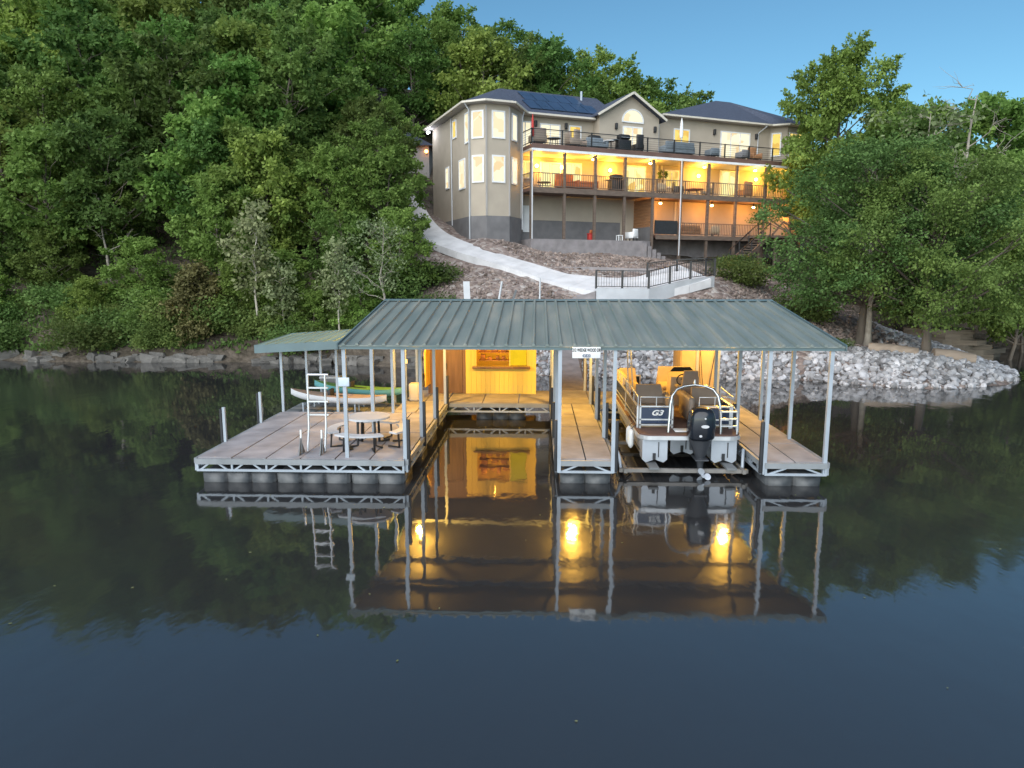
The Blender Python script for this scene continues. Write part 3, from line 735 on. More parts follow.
# ladder lying upright on the platform, picnic table
ld = thing('swim_ladder', 'white tubular swim ladder standing folded up on the platform', 'ladder', (-5.45,16.6,.6))
q = MB()
for x in (-5.63,-5.20):
    q.tube([(x,16.55,.62),(x,16.72,1.2),(x,16.78,2.49)], .028, 8)
q.tube([(-5.63,16.78,2.49),(-5.12,16.78,2.49)], .028, 8); q.build('side_rail', M['alu'], ld)
for z in (2.17,1.83,1.50): q = MB(); q.beam((-5.62,16.76,z),(-5.13,16.76,z),.07,.035); q.build('rung', M['alu'], ld)
for x in (-5.72,-5.21):
    q = MB(); q.prism([(16.15,.6),(16.6,.6),(16.32,1.0)],'x',x-.012,x+.012); q.build('bracket', M['deckgrey'], ld)
    q = MB(); q.beam((x,16.35,.6),(x,16.38,1.2),.04,.04); q.build('bracket_post', M['alu'], ld)

pt = thing('picnic_table', 'round pale picnic table with curved benches on black legs', 'table', (-4.32,17.4,.6), off=(0,0,0))
def arcslab(r0, r1, a0, a1, z0, z1, n=14):
    mb = MB()
    for i in range(n):
        A = a0+(a1-a0)*i/n; B = a0+(a1-a0)*(i+1)/n
        q = [(math.cos(A)*r0,math.sin(A)*r0),(math.cos(A)*r1,math.sin(A)*r1),(math.cos(B)*r1,math.sin(B)*r1),(math.cos(B)*r0,math.sin(B)*r0)]
        mb.hexa([(x,y,z0) for x,y in q],[(x,y,z1) for x,y in q])
    return mb
mb = MB(); mb.prism([(math.cos(i*PI/14)*.56, math.sin(i*PI/14)*.56) for i in range(28)],'z',.70,.75); mb.build('table_top', M['tableplastic'], pt)
for a in (-92, 0, 88, 180):
    arcslab(.78,1.04,R(a-36),R(a+36),.40,.445).build('bench', M['tableplastic'], pt)
    for da in (-24,24):
        A = R(a+da); c_, s_ = math.cos(A), math.sin(A); q = MB()
        q.tube([(c_*.92,s_*.92,.40),(c_*.95,s_*.95,.03),(c_*.62,s_*.62,.03)], .028, 8); q.build('bench_leg', M['blackmetal'], pt)
for a in (45,135,225,315):
    c_, s_ = math.cos(R(a)), math.sin(R(a)); q = MB()
    q.tube([(c_*.3,s_*.3,.70),(c_*.32,s_*.32,.03),(c_*.62,s_*.62,.03)], .032, 8); q.build('table_leg', M['blackmetal'], pt)

# plaque on the front left post, address sign under the eave
tag(MB().rbox(-4.66,-4.40,16.03,16.055,2.32,2.53,.006).build('post_plaque', pmat('pale_blue_plaque',(.50,.58,.66),.4)), 'small pale blue plaque fixed to the front left canopy post', 'sign')
tag(MB().rbox(-4.6,-4.45,23.62,23.64,1.9,2.05,.006).build('post_plaque', M['white']), 'small square white plaque on the lamplit rear post beside the cabinet', 'sign')
def text(name, body, loc, size, m, parent, rx=90, rz=0, ext=.003, shear=0., sx=1.):
    cu = bpy.data.curves.new(name, 'FONT'); cu.body = body; cu.size = size; cu.extrude = ext; cu.align_x = 'CENTER'; cu.align_y = 'CENTER'; cu.shear = shear; cu.offset = size*.03
    ob = bpy.data.objects.new(name+'_src', cu); COL.objects.link(ob)
    dg = bpy.context.evaluated_depsgraph_get(); me = bpy.data.meshes.new_from_object(ob.evaluated_get(dg))
    bpy.data.objects.remove(ob); me.name = name; me.materials.clear(); me.materials.append(m)
    o = bpy.data.objects.new(name, me); COL.objects.link(o); o.parent = parent
    f = OFF.get(parent,(0,0,0)); o.location = (loc[0]-f[0],loc[1]-f[1],loc[2]-f[2]); o.rotation_euler = (R(rx),0,R(rz)); o.scale = (sx,1,1)
    OFF[o] = f
    return o
sg = thing('address_sign', 'white rectangular address sign with black lettering under the front eave', 'sign', (1.11,15.9,3.14))
MB().rbox(.79,1.43,15.86,15.878,3.03,3.285,.006).build('board', M['white'], sg)
text('lettering','212 WEDGE WOOD DR',(1.11,15.855,3.215),.105,M['black'],sg,sx=.57)
text('number','43820',(1.11,15.855,3.085),.10,pmat('blue_grey_ink',(.10,.13,.20),.5),sg,sx=.75)

# dock lamps
def lamp(name, x, y, z, power, label, r=.08):
    t = thing(name, label, 'lamp', (x,y,z))
    MB().tube([(x,y,z+.16),(x,y,z+.28)],[.09,.11],12).build('lamp_base', M['blackmetal'], t)
    MB().ball((x,y,z),r,12,(1,1,1.25)).build('bulb', M['bulb'], t)
    lt = bpy.data.lights.new(name+'_light','POINT'); lt.energy = power; lt.color = (1,.52,.07); lt.shadow_soft_size = .12
    lo = bpy.data.objects.new('light', lt); COL.objects.link(lo); lo.location = (0,0,-.16); lo.parent = t
    return t
DP = 400
lamp('dock_lamp',-3.85,22.2,3.70,DP,'glowing dock lamp under the canopy above the left walkway')
lamp('dock_lamp',1.18,22.2,3.70,DP,'glowing dock lamp under the canopy above the middle finger')
lamp('dock_lamp',6.1,22.2,3.70,DP,'glowing dock lamp under the canopy above the right finger')

# storage shed on the rear walkway
sh = thing('storage_shed', 'yellow lit storage shed with a serving window and brown door', 'shed', (-2,26,.6))
mb = MB()
z0, z1 = .605, 3.25
FX0, FX1, FY, BY = -2.62, -.05, 25.25, 27.3
OX0, OX1, OZ0, OZ1 = -2.22, -.38, 1.62, 2.72
def boards(a, b, c, d):
    n = max(1, round((b-a)/.165))
    for i in range(n): mb.box(a+(b-a)*i/n+.003, a+(b-a)*(i+1)/n-.003, FY, FY+.05, c, d)
boards(FX0,OX0,z0,z1); boards(OX1,FX1,z0,z1); boards(OX0,OX1,z0,OZ0); boards(OX0,OX1,OZ1,z1)
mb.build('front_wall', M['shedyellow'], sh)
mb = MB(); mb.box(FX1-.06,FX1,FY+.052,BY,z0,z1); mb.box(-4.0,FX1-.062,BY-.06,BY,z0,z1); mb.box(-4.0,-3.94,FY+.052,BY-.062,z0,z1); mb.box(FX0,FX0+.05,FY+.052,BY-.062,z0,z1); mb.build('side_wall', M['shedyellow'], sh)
MB().box(-4.05,.0,FY-.0,BY+.05,z1+.002,z1+.06).build('ceiling', M['brownwood'], sh)
mb = MB(); mb.box(-4.0,-3.42,FY+.0,FY+.05,z0,z1); mb.box(-2.72,-2.625,FY+.0,FY+.05,z0,z1); mb.box(-3.42,-2.72,FY,FY+.05,2.72,z1); mb.build('brown_wall', M['brownwood'], sh)
dr = MB().rbox(-3.41,-2.73,FY+.02,FY+.06,z0+.01,2.71,.01).build('door', M['brownwood'], sh)
MB().rbox(-3.34,-3.30,FY-.03,FY+.02,1.5,1.72,.01).build('handle', M['blackmetal'], dr)
MB().rbox(OX0-.14,OX1+.12,FY-.16,FY-.002,OZ0-.09,OZ0-.002,.02).build('counter', M['brownwood'], sh)
mb = MB()
for z in (1.75,2.05,2.35): mb.box(OX0+.02,-1.0,FY+.55,FY+.9,z,z+.03)
mb.build('shelf', M['cedar'], sh)
mb = MB()
for z in (1.78,2.08,2.38):
    x = OX0+.1
    while x < -1.15:
        w = random.uniform(.08,.25); mb.rbox(x,x+w,FY+.58,FY+.8,z,z+random.uniform(.08,.22),.02); x += w+random.uniform(.03,.15)
mb.build('shelf_goods', pmat('brown_goods',(.30,.14,.06),.6,0,.5,5.), sh)
MB().box(-1.0,OX1-.02,FY+.12,FY+.16,OZ0+.02,OZ1-.02).build('self_glowing_panel', M['shedglow'], sh)
mb = MB(); mb.box(OX0-.05,OX0,FY-.02,FY-.001,OZ0,OZ1); mb.box(OX1,OX1+.05,FY-.02,FY-.001,OZ0,OZ1); mb.box(-1.03,-.98,FY-.02,FY-.001,OZ0,OZ1); mb.build('window_frame', M['shedyellow'], sh)
lt = bpy.data.lights.new('shed_light','POINT'); lt.energy = 60; lt.color = (1,.5,.06); lt.shadow_soft_size=.1
lo = bpy.data.objects.new('shed_light', lt); COL.objects.link(lo); lo.parent = sh; lo.location = Vector((-1.6,25.5,3.16))-Vector(OFF[sh])

tag(MB().rbox(-4.42,-4.06,23.55,23.95,.605,1.22,.06).build('dock_cabinet', M['boxcream']), 'cream rounded cabinet standing on the left walkway', 'cabinet')
hm = thing('hanging_mat', 'bright yellow foam mat hung along the walkway beside the shed', 'mat', (-4.0,25,1))
mb = MB(); mb.hexa([(-3.97,24.2,1.0),(-3.91,24.2,1.0),(-3.91,25.2,.97),(-3.97,25.2,.97)],[(-3.97,24.2,2.2),(-3.91,24.2,2.2),(-3.91,25.2,2.9),(-3.97,25.2,2.9)]); mb.build('foam_sheet', M['hangmat'], hm)
mb = MB(); mb.tube([(-3.99,24.12+.1*math.sin(a*PI/10),1.05+.045*a) for a in range(11)], .04, 8); mb.build('strap', M['black'], hm)

lk = thing('storage_locker', 'tall lamplit storage locker standing behind the pontoon boat', 'locker', (5.6,24.8,.6))
MB().rbox(4.95,6.28,24.3,25.6,.61,3.05,.01).build('locker_body', M['orangelocker'], lk)
for x in (4.98,5.62):
    d_ = MB().rbox(x,x+.62,24.27,24.297,.66,3.0,.008).build('door', M['orangelocker'], lk)
    MB().rbox(x+.53,x+.56,24.24,24.268,1.6,1.85,.008).build('handle', M['blackmetal'], d_)
MB().box(6.20,6.30,24.25,24.34,.61,3.05).build('corner_trim', M['galv'], lk)
for i,(a,b,lab) in enumerate((((5.75,24.1,.6),(5.55,24.2,2.9),'thin dark rod added as the shade of a wire, leaning left against the locker'),((5.85,24.1,.6),(6.2,24.2,2.9),'thin dark rod added as the shade of a wire, leaning right against the locker'))):
    tag(MB().tube([a,b],[.018,.006],6).build('wire_shade_rod', M['black']), lab, 'shade rod')  # dark rods added where only the shade of wires crosses the locker

gw = thing('gangway', 'grey plank gangway sloping from the dock up to the shore', 'gangway', (1.25,26.1,.6))
mb = MB()
for i in range(28):
    y = 26.05+i*.31; z = .61+(y-26.05)*.12
    mb.hexa([(.72,y,z-.04),(1.82,y,z-.04),(1.82,y+.3,z-.004),(.72,y+.3,z-.004)],[(.72,y,z),(1.82,y,z),(1.82,y+.3,z+.036),(.72,y+.3,z+.036)])
mb.build('plank', M['terrace'], gw)
for x in (.7,1.84):
    mb = MB(); mb.beam((x,26.05,.56),(x,34.7,1.6),.05,.12); mb.beam((x,26.05,1.55),(x,34.7,2.6),.05,.05)
    for k_ in range(6): y = 26.05+k_*1.7; z = .6+(y-26.05)*.12; mb.beam((x,y,z),(x,y,z+.98),.045,.045)
    mb.build('handrail', M['wood'], gw)

# ------------------------------------------------------------------ pontoon boat
PB = thing('pontoon_boat', 'navy and silver pontoon boat raised on the lift in the right slip', 'boat', (3.78,20,.25))
bx0, bx1, by0, by1, bz = 2.5, 5.06, 16.95, 23.5, 1.0
pc = [2.93, 3.78, 4.63]
def rr(x0,x1,y0,y1,r):
    o = []
    for cx, cy, a in ((x1-r,y1-r,0),(x0+r,y1-r,90),(x0+r,y0+r,180),(x1-r,y0+r,270)):
        for k_ in range(6): A = R(a+k_*18); o.append((cx+math.cos(A)*r, cy+math.sin(A)*r))
    return o
MB().prism(rr(bx0+.03,bx1-.03,by0+.03,by1-.03,.3),'z',bz-.02,bz+.012).build('deck', M['carpet'], PB)
MB().prism(rr(bx0,bx1,by0,by1,.32),'z',bz-.12,bz-.021).build('deck_edge', M['alu'], PB)
for i, x in enumerate(pc):
    ys = by0+.12 if i != 1 else by0+.95
    q = MB(); q.tube([(x,ys+.35,.58),(x,by1-.9,.58),(x,by1-.45,.62),(x,by1-.1,.72),(x,by1+.15,.82)],[.3,.3,.27,.17,.03],18)
    # squared stern section with a keel shaped lower edge
    q.prism([(x-.31,.86),(x-.31,.36),(x-.22,.28),(x,.36),(x+.22,.28),(x+.31,.36),(x+.31,.86)],'y',ys,ys+.45)
    q.box(x-.06,x+.06,ys+.3,by1-.6,.84,bz-.121)
    pn = q.build('pontoon', M['alu_matt'], PB)
    q = MB(); q.box(x-.05,x+.02,ys-.04,ys-.002,.36,.52); q.box(x+.08,x+.1,ys-.02,ys-.002,.42,.8); q.build('transducer', M['black'], pn)
fz0, fz1 = bz+.10, bz+.58
fy = by0+.78
def fence(p0, p1, name='fence_panel', dark=True):
    p0 = Vector((*p0,0)); p1 = Vector((*p1,0)); q = MB(); d = (p1-p0).normalized()
    q.beam(p0+Vector((0,0,(fz0+fz1)/2)), p1+Vector((0,0,(fz0+fz1)/2)), .03, fz1-fz0-.06); o = q.build(name, M['navy'] if dark else M['alu_matt'], PB)
    q = MB()
    for z in (fz0, fz1, fz0+.14): q.beam(p0+Vector((0,0,z)), p1+Vector((0,0,z)), .045, .035)
    q.beam(p0+d*.02+Vector((0,0,fz0-.1)), p0+d*.02+Vector((0,0,fz1)), .045,.045); q.beam(p1-d*.02+Vector((0,0,fz0-.1)), p1-d*.02+Vector((0,0,fz1)), .045,.045)
    q.build('rail', M['alu'], o); return o
sp = fence((bx0+.12,fy),(bx0+.98,fy)); fence((bx1-.95,fy),(bx1-.12,fy))
text('emblem','G3',(bx0+.56,fy-.022,fz0+.31),.19,M['white'],sp,shear=.35,sx=1.25)
fence((bx0+.08,fy+.03),(bx0+.08,by0+3.2)); fence((bx0+.08,by0+3.24),(bx0+.08,by1-.3))
fence((bx1-.08,fy+.03),(bx1-.08,by0+2.6)); fence((bx1-.08,by0+3.3),(bx1-.08,by1-.3))
fence((bx0+.15,by1-.2),(bx0+.95,by1-.2)); fence((bx1-.95,by1-.2),(bx1-.15,by1-.2))
def uprail(p0, p1, z):
    q = MB(); p0 = Vector((*p0,z)); p1 = Vector((*p1,z)); dn = Vector((0,0,fz1-z)); q.tube([p0+dn,p0,p1,p1+dn],.016,6)
    m_ = p0.lerp(p1,.5); q.tube([m_+dn,m_],.014,6); q.build('stern_rail', M['alu'], PB)
uprail((bx0+.14,fy),(bx0+.95,fy),fz1+.24); uprail((bx1-.93,fy),(bx1-.14,fy),fz1+.24)
q = MB(); q.tube([(bx0+.08,fy,fz1+.24),(bx0+.08,by0+2,fz1+.30),(bx0+.08,by1-.4,fz1+.30)],.018,6)
for k_ in range(8): y = fy+k_*.8; q.tube([(bx0+.08,y,fz1),(bx0+.08,y,fz1+.27)],.013,6)
q.build('side_rail', M['alu'], PB)
q = MB(); q.tube([(bx1-.08,fy,fz1+.24),(bx1-.08,by0+2,fz1+.30)],.018,6); q.tube([(bx1-.08,by0+2,fz1+.3),(bx1-.08,by0+2,fz1)],.014,6); q.build('side_rail', M['alu'], PB)
def seat(name, x0, x1, y0, y1, zc, back_y, lean, hb, m1, m2):
    q = MB(); q.rbox(x0,x1,y0,y1,bz+.01,zc-.14,.05); b_ = q.build(name, m2, PB)
    MB().rbox(x0+.02,x1-.02,y0+.02,y1-.02,zc-.14,zc,.05).build('cushion', m1, b_)
    q = MB(); s_ = .11
    q.hexa([(x0+.03,back_y-s_/2,zc-.02),(x1-.03,back_y-s_/2,zc-.02),(x1-.03,back_y+s_,zc-.02),(x0+.03,back_y+s_,zc-.02)],
           [(x0+.08,back_y-s_/2+lean,zc+hb),(x1-.08,back_y-s_/2+lean,zc+hb),(x1-.08,back_y+s_/2+lean,zc+hb),(x0+.08,back_y+s_/2+lean,zc+hb)])
    q.build('backrest', m1, b_); return b_
lo1 = seat('stern_lounger', bx0+.14,bx0+.98, fy+.06,fy+1.7, bz+.46, fy+1.15, .34,.46, M['vinyl'], M['vinyltan'])
lo2 = seat('stern_lounger', bx1-.93,bx1-.14, fy+.06,fy+1.6, bz+.46, fy+1.05, .3,.40, M['vinyl'], M['vinyltan'])
for (o_, x, y) in ((lo1,bx0+1.02,fy+.7),(lo2,bx1-1.0,fy+.7)):
    MB().rbox(x-.09,x+.09,y-.2,y+1.1,bz+.05,bz+.72,.08).build('armrest', M['vinyl'], o_)
# captain chair, console
cc = MB().tube([(4.35,20.2,bz),(4.35,20.2,bz+.4)],.06,10).build('captain_chair', M['alu'], PB)
MB().rbox(4.08,4.62,19.95,20.5,bz+.4,bz+.55,.06).build('cushion', M['vinyl'], cc)
q = MB(); q.hexa([(4.08,19.9,bz+.5),(4.62,19.9,bz+.5),(4.62,20.06,bz+.5),(4.08,20.06,bz+.5)],[(4.16,19.76,bz+1.22),(4.54,19.76,bz+1.22),(4.54,19.88,bz+1.22),(4.16,19.88,bz+1.22)]); q.build('backrest', M['vinyl'], cc)
for x in (4.05,4.65): MB().rbox(x-.05,x+.05,19.95,20.4,bz+.68,bz+.76,.03).build('armrest', M['vinyl'], cc)
co = MB().hexa([(3.98,20.95,bz+.01),(4.9,20.95,bz+.01),(4.9,21.6,bz+.01),(3.98,21.6,bz+.01)],[(4.03,21.05,bz+.86),(4.86,21.05,bz+.86),(4.86,21.55,bz+.98),(4.03,21.55,bz+.98)]).build('console', M['vinyltan'], PB)
q = MB(); q.hexa([(4.08,21.5,bz+.97),(4.82,21.5,bz+.97),(4.82,21.53,bz+.97),(4.08,21.53,bz+.97)],[(4.2,21.56,bz+1.10),(4.7,21.56,bz+1.10),(4.7,21.58,bz+1.10),(4.2,21.58,bz+1.10)]); q.build('windscreen', M['glassdark'], co)
q = MB(); pts_ = [(4.35+.17*math.cos(a*PI/8), 20.93-.05*math.sin(a*PI/8), bz+.8+.17*math.sin(a*PI/8)) for a in range(17)]; q.tube(pts_,.018,6,False); q.tube([(4.35,20.93,bz+.8),(4.35,21.1,bz+.8)],.025,6); q.build('steering_wheel', M['black'], co)
seat('bow_couch', bx0+.14,bx0+.80, 21.2,23.2, bz+.44, 23.02, .05,.42, M['vinyltan'], M['vinyltan'])
seat('bow_couch', bx1-1.15,bx1-.14, 22.0,23.2, bz+.44, 23.02, .05,.48, M['vinyltan'], M['vinyltan'])
q = MB(); q.rbox(bx0+.13,bx0+.3,21.2,23.1,bz+.44,bz+.82,.06); q.build('side_cushion', M['vinyltan'], PB)
# tow arch
q = MB(); ax0, ax1, ay = 3.28, 4.58, 17.25
q.tube([(ax0,ay,bz),(ax0+.04,ay+.05,bz+.7),(ax0+.08,ay+.1,bz+.92),(ax0+.2,ay+.15,bz+1.08),(ax0+.38,ay+.18,bz+1.15),(3.93,ay+.2,bz+1.19),(ax1-.38,ay+.18,bz+1.15),(ax1-.2,ay+.15,bz+1.08),(ax1-.08,ay+.1,bz+.92),(ax1-.04,ay+.05,bz+.7),(ax1,ay,bz)],.034,10)
ar = q.build('tow_arch', M['chrome'], PB)
MB().tube([(3.93,ay+.2,bz+1.22),(3.93,ay+.2,bz+1.32)],[.035,.02],8).build('tow_knob', M['alu'], ar)
# bimini poles folded at the port side
q = MB(); q.tube([(2.6,19.9,fz1),(2.62,20.4,bz+1.75)],.02,6); q.tube([(2.75,20.0,fz1),(2.72,20.5,bz+1.75)],.02,6); q.tube([(2.6,20.4,bz+1.75),(3.0,20.6,bz+1.9)],.03,6); q.build('bimini_pole', M['alu'], PB)
# boarding ladder on the starboard stern corner
q = MB()
for x in (4.52,4.92): q.tube([(x,by0+.1,bz+.02),(x,by0+.12,bz+.60),(x,by0+.45,bz+.62)],.02,6)
lb = q.build('boarding_ladder', M['alu'], PB)
for z in (.22,.4,.58): MB().beam((4.52,by0+.12,bz+z),(4.92,by0+.12,bz+z),.06,.03).build('rung', M['alu'], lb)
MB().rbox(3.45,3.95,by0+.3,by0+.62,bz+.013,bz+.05,.02).build('hatch', M['white'], PB)
# outboard motor
def outboard():
    x = 3.98; y = by0-.12
    q = MB()
    prof = [(.93,.26,.27),(1.0,.31,.33),(1.25,.325,.345),(1.45,.315,.335),(1.58,.29,.315),(1.68,.235,.26),(1.72,.13,.15)]
    rings = []
    for (z, hw_, hl) in prof:
        rings.append([(x+hw_*math.copysign(abs(math.cos(a))**.6,math.cos(a)), y+hl*math.copysign(abs(math.sin(a))**.6,math.sin(a)) + (z-1)*(-.06), z+.02) for a in [2*PI*k_/20 for k_ in range(20)]])
    vs = [p for r_ in rings for p in r_]; fs = []
    for i in range(len(rings)-1):
        for k_ in range(20): fs.append((i*20+k_, i*20+(k_+1)%20, (i+1)*20+(k_+1)%20, (i+1)*20+k_))
    fs.append(tuple(range(20))); fs.append(tuple(range(len(vs)-20,len(vs))))
    q._add(vs, fs, True); om = q.build('outboard_motor', M['engine'], PB)
    q = MB(); q.tube([(x,y,.98),(x+.0,y+.02,.80),(x+.02,y+.03,.52)],[.29,.24,.13],14); q.tube([(x+.02,y+.03,.56),(x+.03,y+.04,.26),(x+.03,y+.02,.10)],[.12,.075,.06],12)
    q.prism([(y-.2,.44),(y+.28,.44),(y+.28,.47),(y-.2,.47)],'x',x-.14,x+.18); q.tube([(x+.03,y-.26,.10),(x+.03,y-.1,.10),(x+.03,y+.14,.10),(x+.03,y+.26,.10)],[.05,.075,.07,.015],12); q.prism([(y-.1,.06),(y+.16,.06),(y+.02,-.12)],'x',x+.015,x+.045)
    q.build('leg', M['enginegrey'], om)
    q = MB(); cz, cy = .10, y-.29
    q.tube([(x+.03,cy-.07,cz),(x+.03,cy+.06,cz)],[.03,.05],10)
    for k_ in range(3):
        a = R(90+120*k_+20); d = Vector((math.cos(a),0,math.sin(a))); s = Vector((-math.sin(a),0,math.cos(a))); c = Vector((x+.03,cy,cz))
        vs = []; n = 14
        for j in range(n):
            t = 2*PI*j/n; p = c + d*(.115+.085*math.cos(t)) + s*(.07*math.sin(t)); p.y += .05*math.sin(t); vs.append(p)
        q._add(vs + [v+Vector((0,.015,0)) for v in vs], [tuple(range(n)), tuple(range(2*n-1,n-1,-1))] + [(i,i+n,(i+1)%n+n,(i+1)%n) for i in range(n)])
    q.build('propeller', M['alu_matt'], om)
    MB().box(x-.2,x+.2,y+.27,by0+.05,.62,bz-.03).build('bracket', M['enginegrey'], om)
    q = MB(); q.prism([(x+.02+.095*math.cos(a*PI/8), 1.33+.038*math.sin(a*PI/8)) for a in range(16)],'y',y-.385,y-.362); q.build('oval_badge', M['tableplastic'], om)
    q = MB(); q.prism([(x-.07+.035*math.cos(a*PI/8), 1.09+.03*math.sin(a*PI/8)) for a in range(16)],'y',y-.345,y-.32); q.build('round_badge', M['tableplastic'], om)
    q = MB(); q.prism([(x+.02+.022*math.cos(a*PI/5), 1.52+.022*math.sin(a*PI/5)) for a in range(10)],'y',y-.372,y-.345); q.build('crest_badge', M['tableplastic'], om)
outboard()
for y, lab in ((17.75,'white cylindrical fender hung at the port stern, nearest the engine'),(18.15,'white cylindrical fender hung further forward on the port side')):
    t = thing('fender', lab, 'fender', (2.42,y,.8))
    MB().tube([(2.42,y,.48),(2.42,y,.53),(2.42,y,.60),(2.42,y,.88),(2.42,y,.94),(2.42,y,.98)],[.02,.06,.075,.075,.06,.02],12).build('fender_body', M['white'], t)
    MB().tube([(2.42,y,.98),(2.55,y,fz0)],.01,6).build('rope', M['black'], t)
# lift
lf = thing('boat_lift', 'galvanised boat lift frame under the pontoon boat', 'lift', (3.78,19.5,0))
for y in (16.75,19.6,22.6): MB().beam((2.02,y,.17),(5.14,y,.17),.10,.09).build('cross_beam', M['liftsteel'], lf)
for x in (2.85,4.72): MB().box(x-.12,x+.12,16.6,22.9,.222,.275).build('bunk', M['deckgrey'], lf)
for x in (2.16,5.02):
    MB().beam((x,16.6,.18),(x,22.8,.18),.08,.10).build('side_beam', M['liftsteel'], lf)
    q = MB()
    for k_ in range(12): y = 16.9+k_*.5; q.beam((x,y,.15),(x+.2*(1 if x < 3 else -1),y+.1,.02),.05,.05)
    q.build('cleat', M['wood'], lf)
for x, d in ((1.98,.1),(5.14,-.1)):
    for y in (17.2,22.2): MB().tube([(x,y,.6),(x+d*.6,y-.2,.45),(x+d,y-.35,.1)],.04,8).build('lift_arm', M['galv'], lf)

# ------------------------------------------------------------------ house
HX, HY, HA, ZB = -.46, 51.0, R(24), 7.0
hc_, hs_ = math.cos(HA), math.sin(HA)
def hw(u, v, z=0): return (HX+hc_*u-hs_*v, HY+hs_*u+hc_*v, z)
house = thing('lake_house', 'large three storey beige house with lit double decks above the cove', 'house', (HX,HY,ZB), rz=HA, off=(0,0,ZB))
EL, ER = 16.62, 17.45     # eave heights, left and right wings
FPL = [(-4.2,10.7),(-4.2,1.2),(-3.3,.3),(-1.6,.3),(-.1,1.8),(-.1,2.9),(6.7,2.9),(6.7,11.2)]
def walls(name, poly, z0, z1, m): return MB().prism(poly,'z',z0,z1).build(name, m, house)
walls('wall', FPL, 9.0, EL-.02, M['stucco'])
walls('wall', [(6.702,11.2),(6.702,2.9),(12.0,2.9),(12.0,11.2)], 5.2, EL-.02, M['stucco'])
walls('wall', [(12.002,11.2),(12.002,2.9),(23.4,2.9),(24.4,1.9),(26.5,1.9),(26.5,11.2)], 5.0, ER-.02, M['stucco'])
walls('foundation', [(-4.22,10.72),(-4.22,1.19),(-3.31,.28),(-1.59,.28),(-.08,1.79),(-.08,2.88),(8.9,2.88),(8.9,5),(6,11.22)], 5.5, 8.998, M['cmu'])
walls('wall', [(.0,2.85),(8.95,2.85),(8.95,2.9),(.0,2.9)], 9.0, 10.75, M['stucco'])
# corner boards on the bay
for (u, v) in ((-4.2,1.2),(-3.3,.3),(-1.6,.3),(-.1,1.8)):
    MB().box(u-.05,u+.05,v-.05,v+.05,9.0,EL-.3).build('corner_trim', M['siding'], house)
# gable over the middle
GU0, GU1, GP, GZ = 6.35, 11.6, 8.97, 18.6
MB().prism([(GU0,13.95),(GU1,13.95),(GU1,16.9),(GP,GZ-.14),(GU0,16.9)],'y',1.9,6.0).build('gable_wall', M['stucco'], house)
def slab(p, th=.16, name='roof', m=None): return MB().sheet(p, th).build(name, m or M['shingle'], house)
gs = .6
for sgn in (-1, 1):
    ue = GP+sgn*(GP-GU0+.4); ze = GZ-gs*(GP-GU0+.4)
    p = [(ue,1.4,ze),(GP,1.4,GZ),(GP,9,GZ),(ue,9,ze)]
    if sgn > 0: p = [p[1],p[0],p[3],p[2]]
    slab(p, .12)
    MB().beam((ue,1.37,ze-.08),(GP,1.37,GZ-.08),.05,.17).build('rake_board', M['trimwhite'], house)
# left hip roof (with the bay under it), right hip roof
def hip(ring, ridge, name='roof'):
    """ring: eave polygon; ridge: two points; built as a closed shell"""
    vs = list(ring) + list(ridge); n = len(ring); fs = []
    a, b = n, n+1
    side = [a if (Vector(p[:2])-Vector(ridge[0][:2])).length < (Vector(p[:2])-Vector(ridge[1][:2])).length else b for p in ring]
    for i in range(n):
        j = (i+1) % n
        fs.append((i, j, side[j]) if side[i] == side[j] else (i, j, side[j], side[i]))
    fs.append(tuple(reversed(range(n))))
    return MB()._add(vs, fs).build(name, M['shingle'], house)
e = EL
ringL = [(-4.75,11.1,e),(-4.75,1.0,e),(-3.5,-.25,e),(-1.4,-.25,e),(.62,2.3,e),(9.0,2.3,e),(9.0,11.1,e)]
hip(ringL, [(.2,7.0,19.3),(8.8,7.0,19.3)])
e = ER
ringR = [(12.1,11.6,e),(12.1,2.3,e),(23.1,2.3,e),(24.1,1.35,e),(27.05,1.35,e),(27.05,11.6,e)]
hip(ringR, [(20.7,6.9,20.15),(22.3,6.9,20.15)])
def gutter(pts_, name='gutter'):
    q = MB()
    for a, b in zip(pts_[:-1], pts_[1:]): q.beam(a, b, .13, .13)
    return q.build(name, M['trimwhite'], house)
gutter([(-4.78,11.1,EL-.06),(-4.78,.98,EL-.06),(-3.52,-.29,EL-.06),(-1.38,-.29,EL-.06),(.64,2.26,EL-.06),(6.2,2.26,EL-.06)])
gutter([(12.2,2.26,ER-.06),(23.1,2.26,ER-.06),(24.1,1.31,ER-.06),(27.1,1.31,ER-.06)])
MB().prism([(-4.7,11.0),(-4.7,1.05),(-3.48,-.2),(-1.42,-.2),(.6,2.33),(6.2,2.33),(6.2,2.88),(-.1,2.88),(-.1,11.5)],'z',EL-.16,EL-.012).build('soffit', M['siding'], house)
MB().prism([(12.1,2.33),(23.1,2.33),(24.1,1.4),(27.0,1.4),(27.0,2.9),(12.1,2.9)],'z',ER-.16,ER-.012).build('soffit', M['siding'], house)
def dspout(pts_): MB().tube(pts_,.05,6).build('downspout', M['spout'], house)
dspout([(-4.65,.95,EL-.1),(-4.27,1.14,EL-.5),(-4.27,1.14,7.2)])
dspout([(.1,1.7,EL-.1),(-.02,1.7,EL-.6),(-.02,1.7,8.2)])
dspout([(-4.27,5.3,EL-.2),(-4.27,5.3,8.6)])
dspout([(12.25,2.3,ER-.15),(12.2,2.82,ER-.7),(12.2,2.82,14.1)])
dspout([(22.6,2.3,ER-.15),(22.1,2.82,ER-.7),(22.1,2.82,14.1)])
for u_, v_, r_ in ((7.0,6.2,.12),): MB().tube([(u_,v_,18.7),(u_,v_,19.5)],.1,8).build('vent_pipe', M['galv'], house)
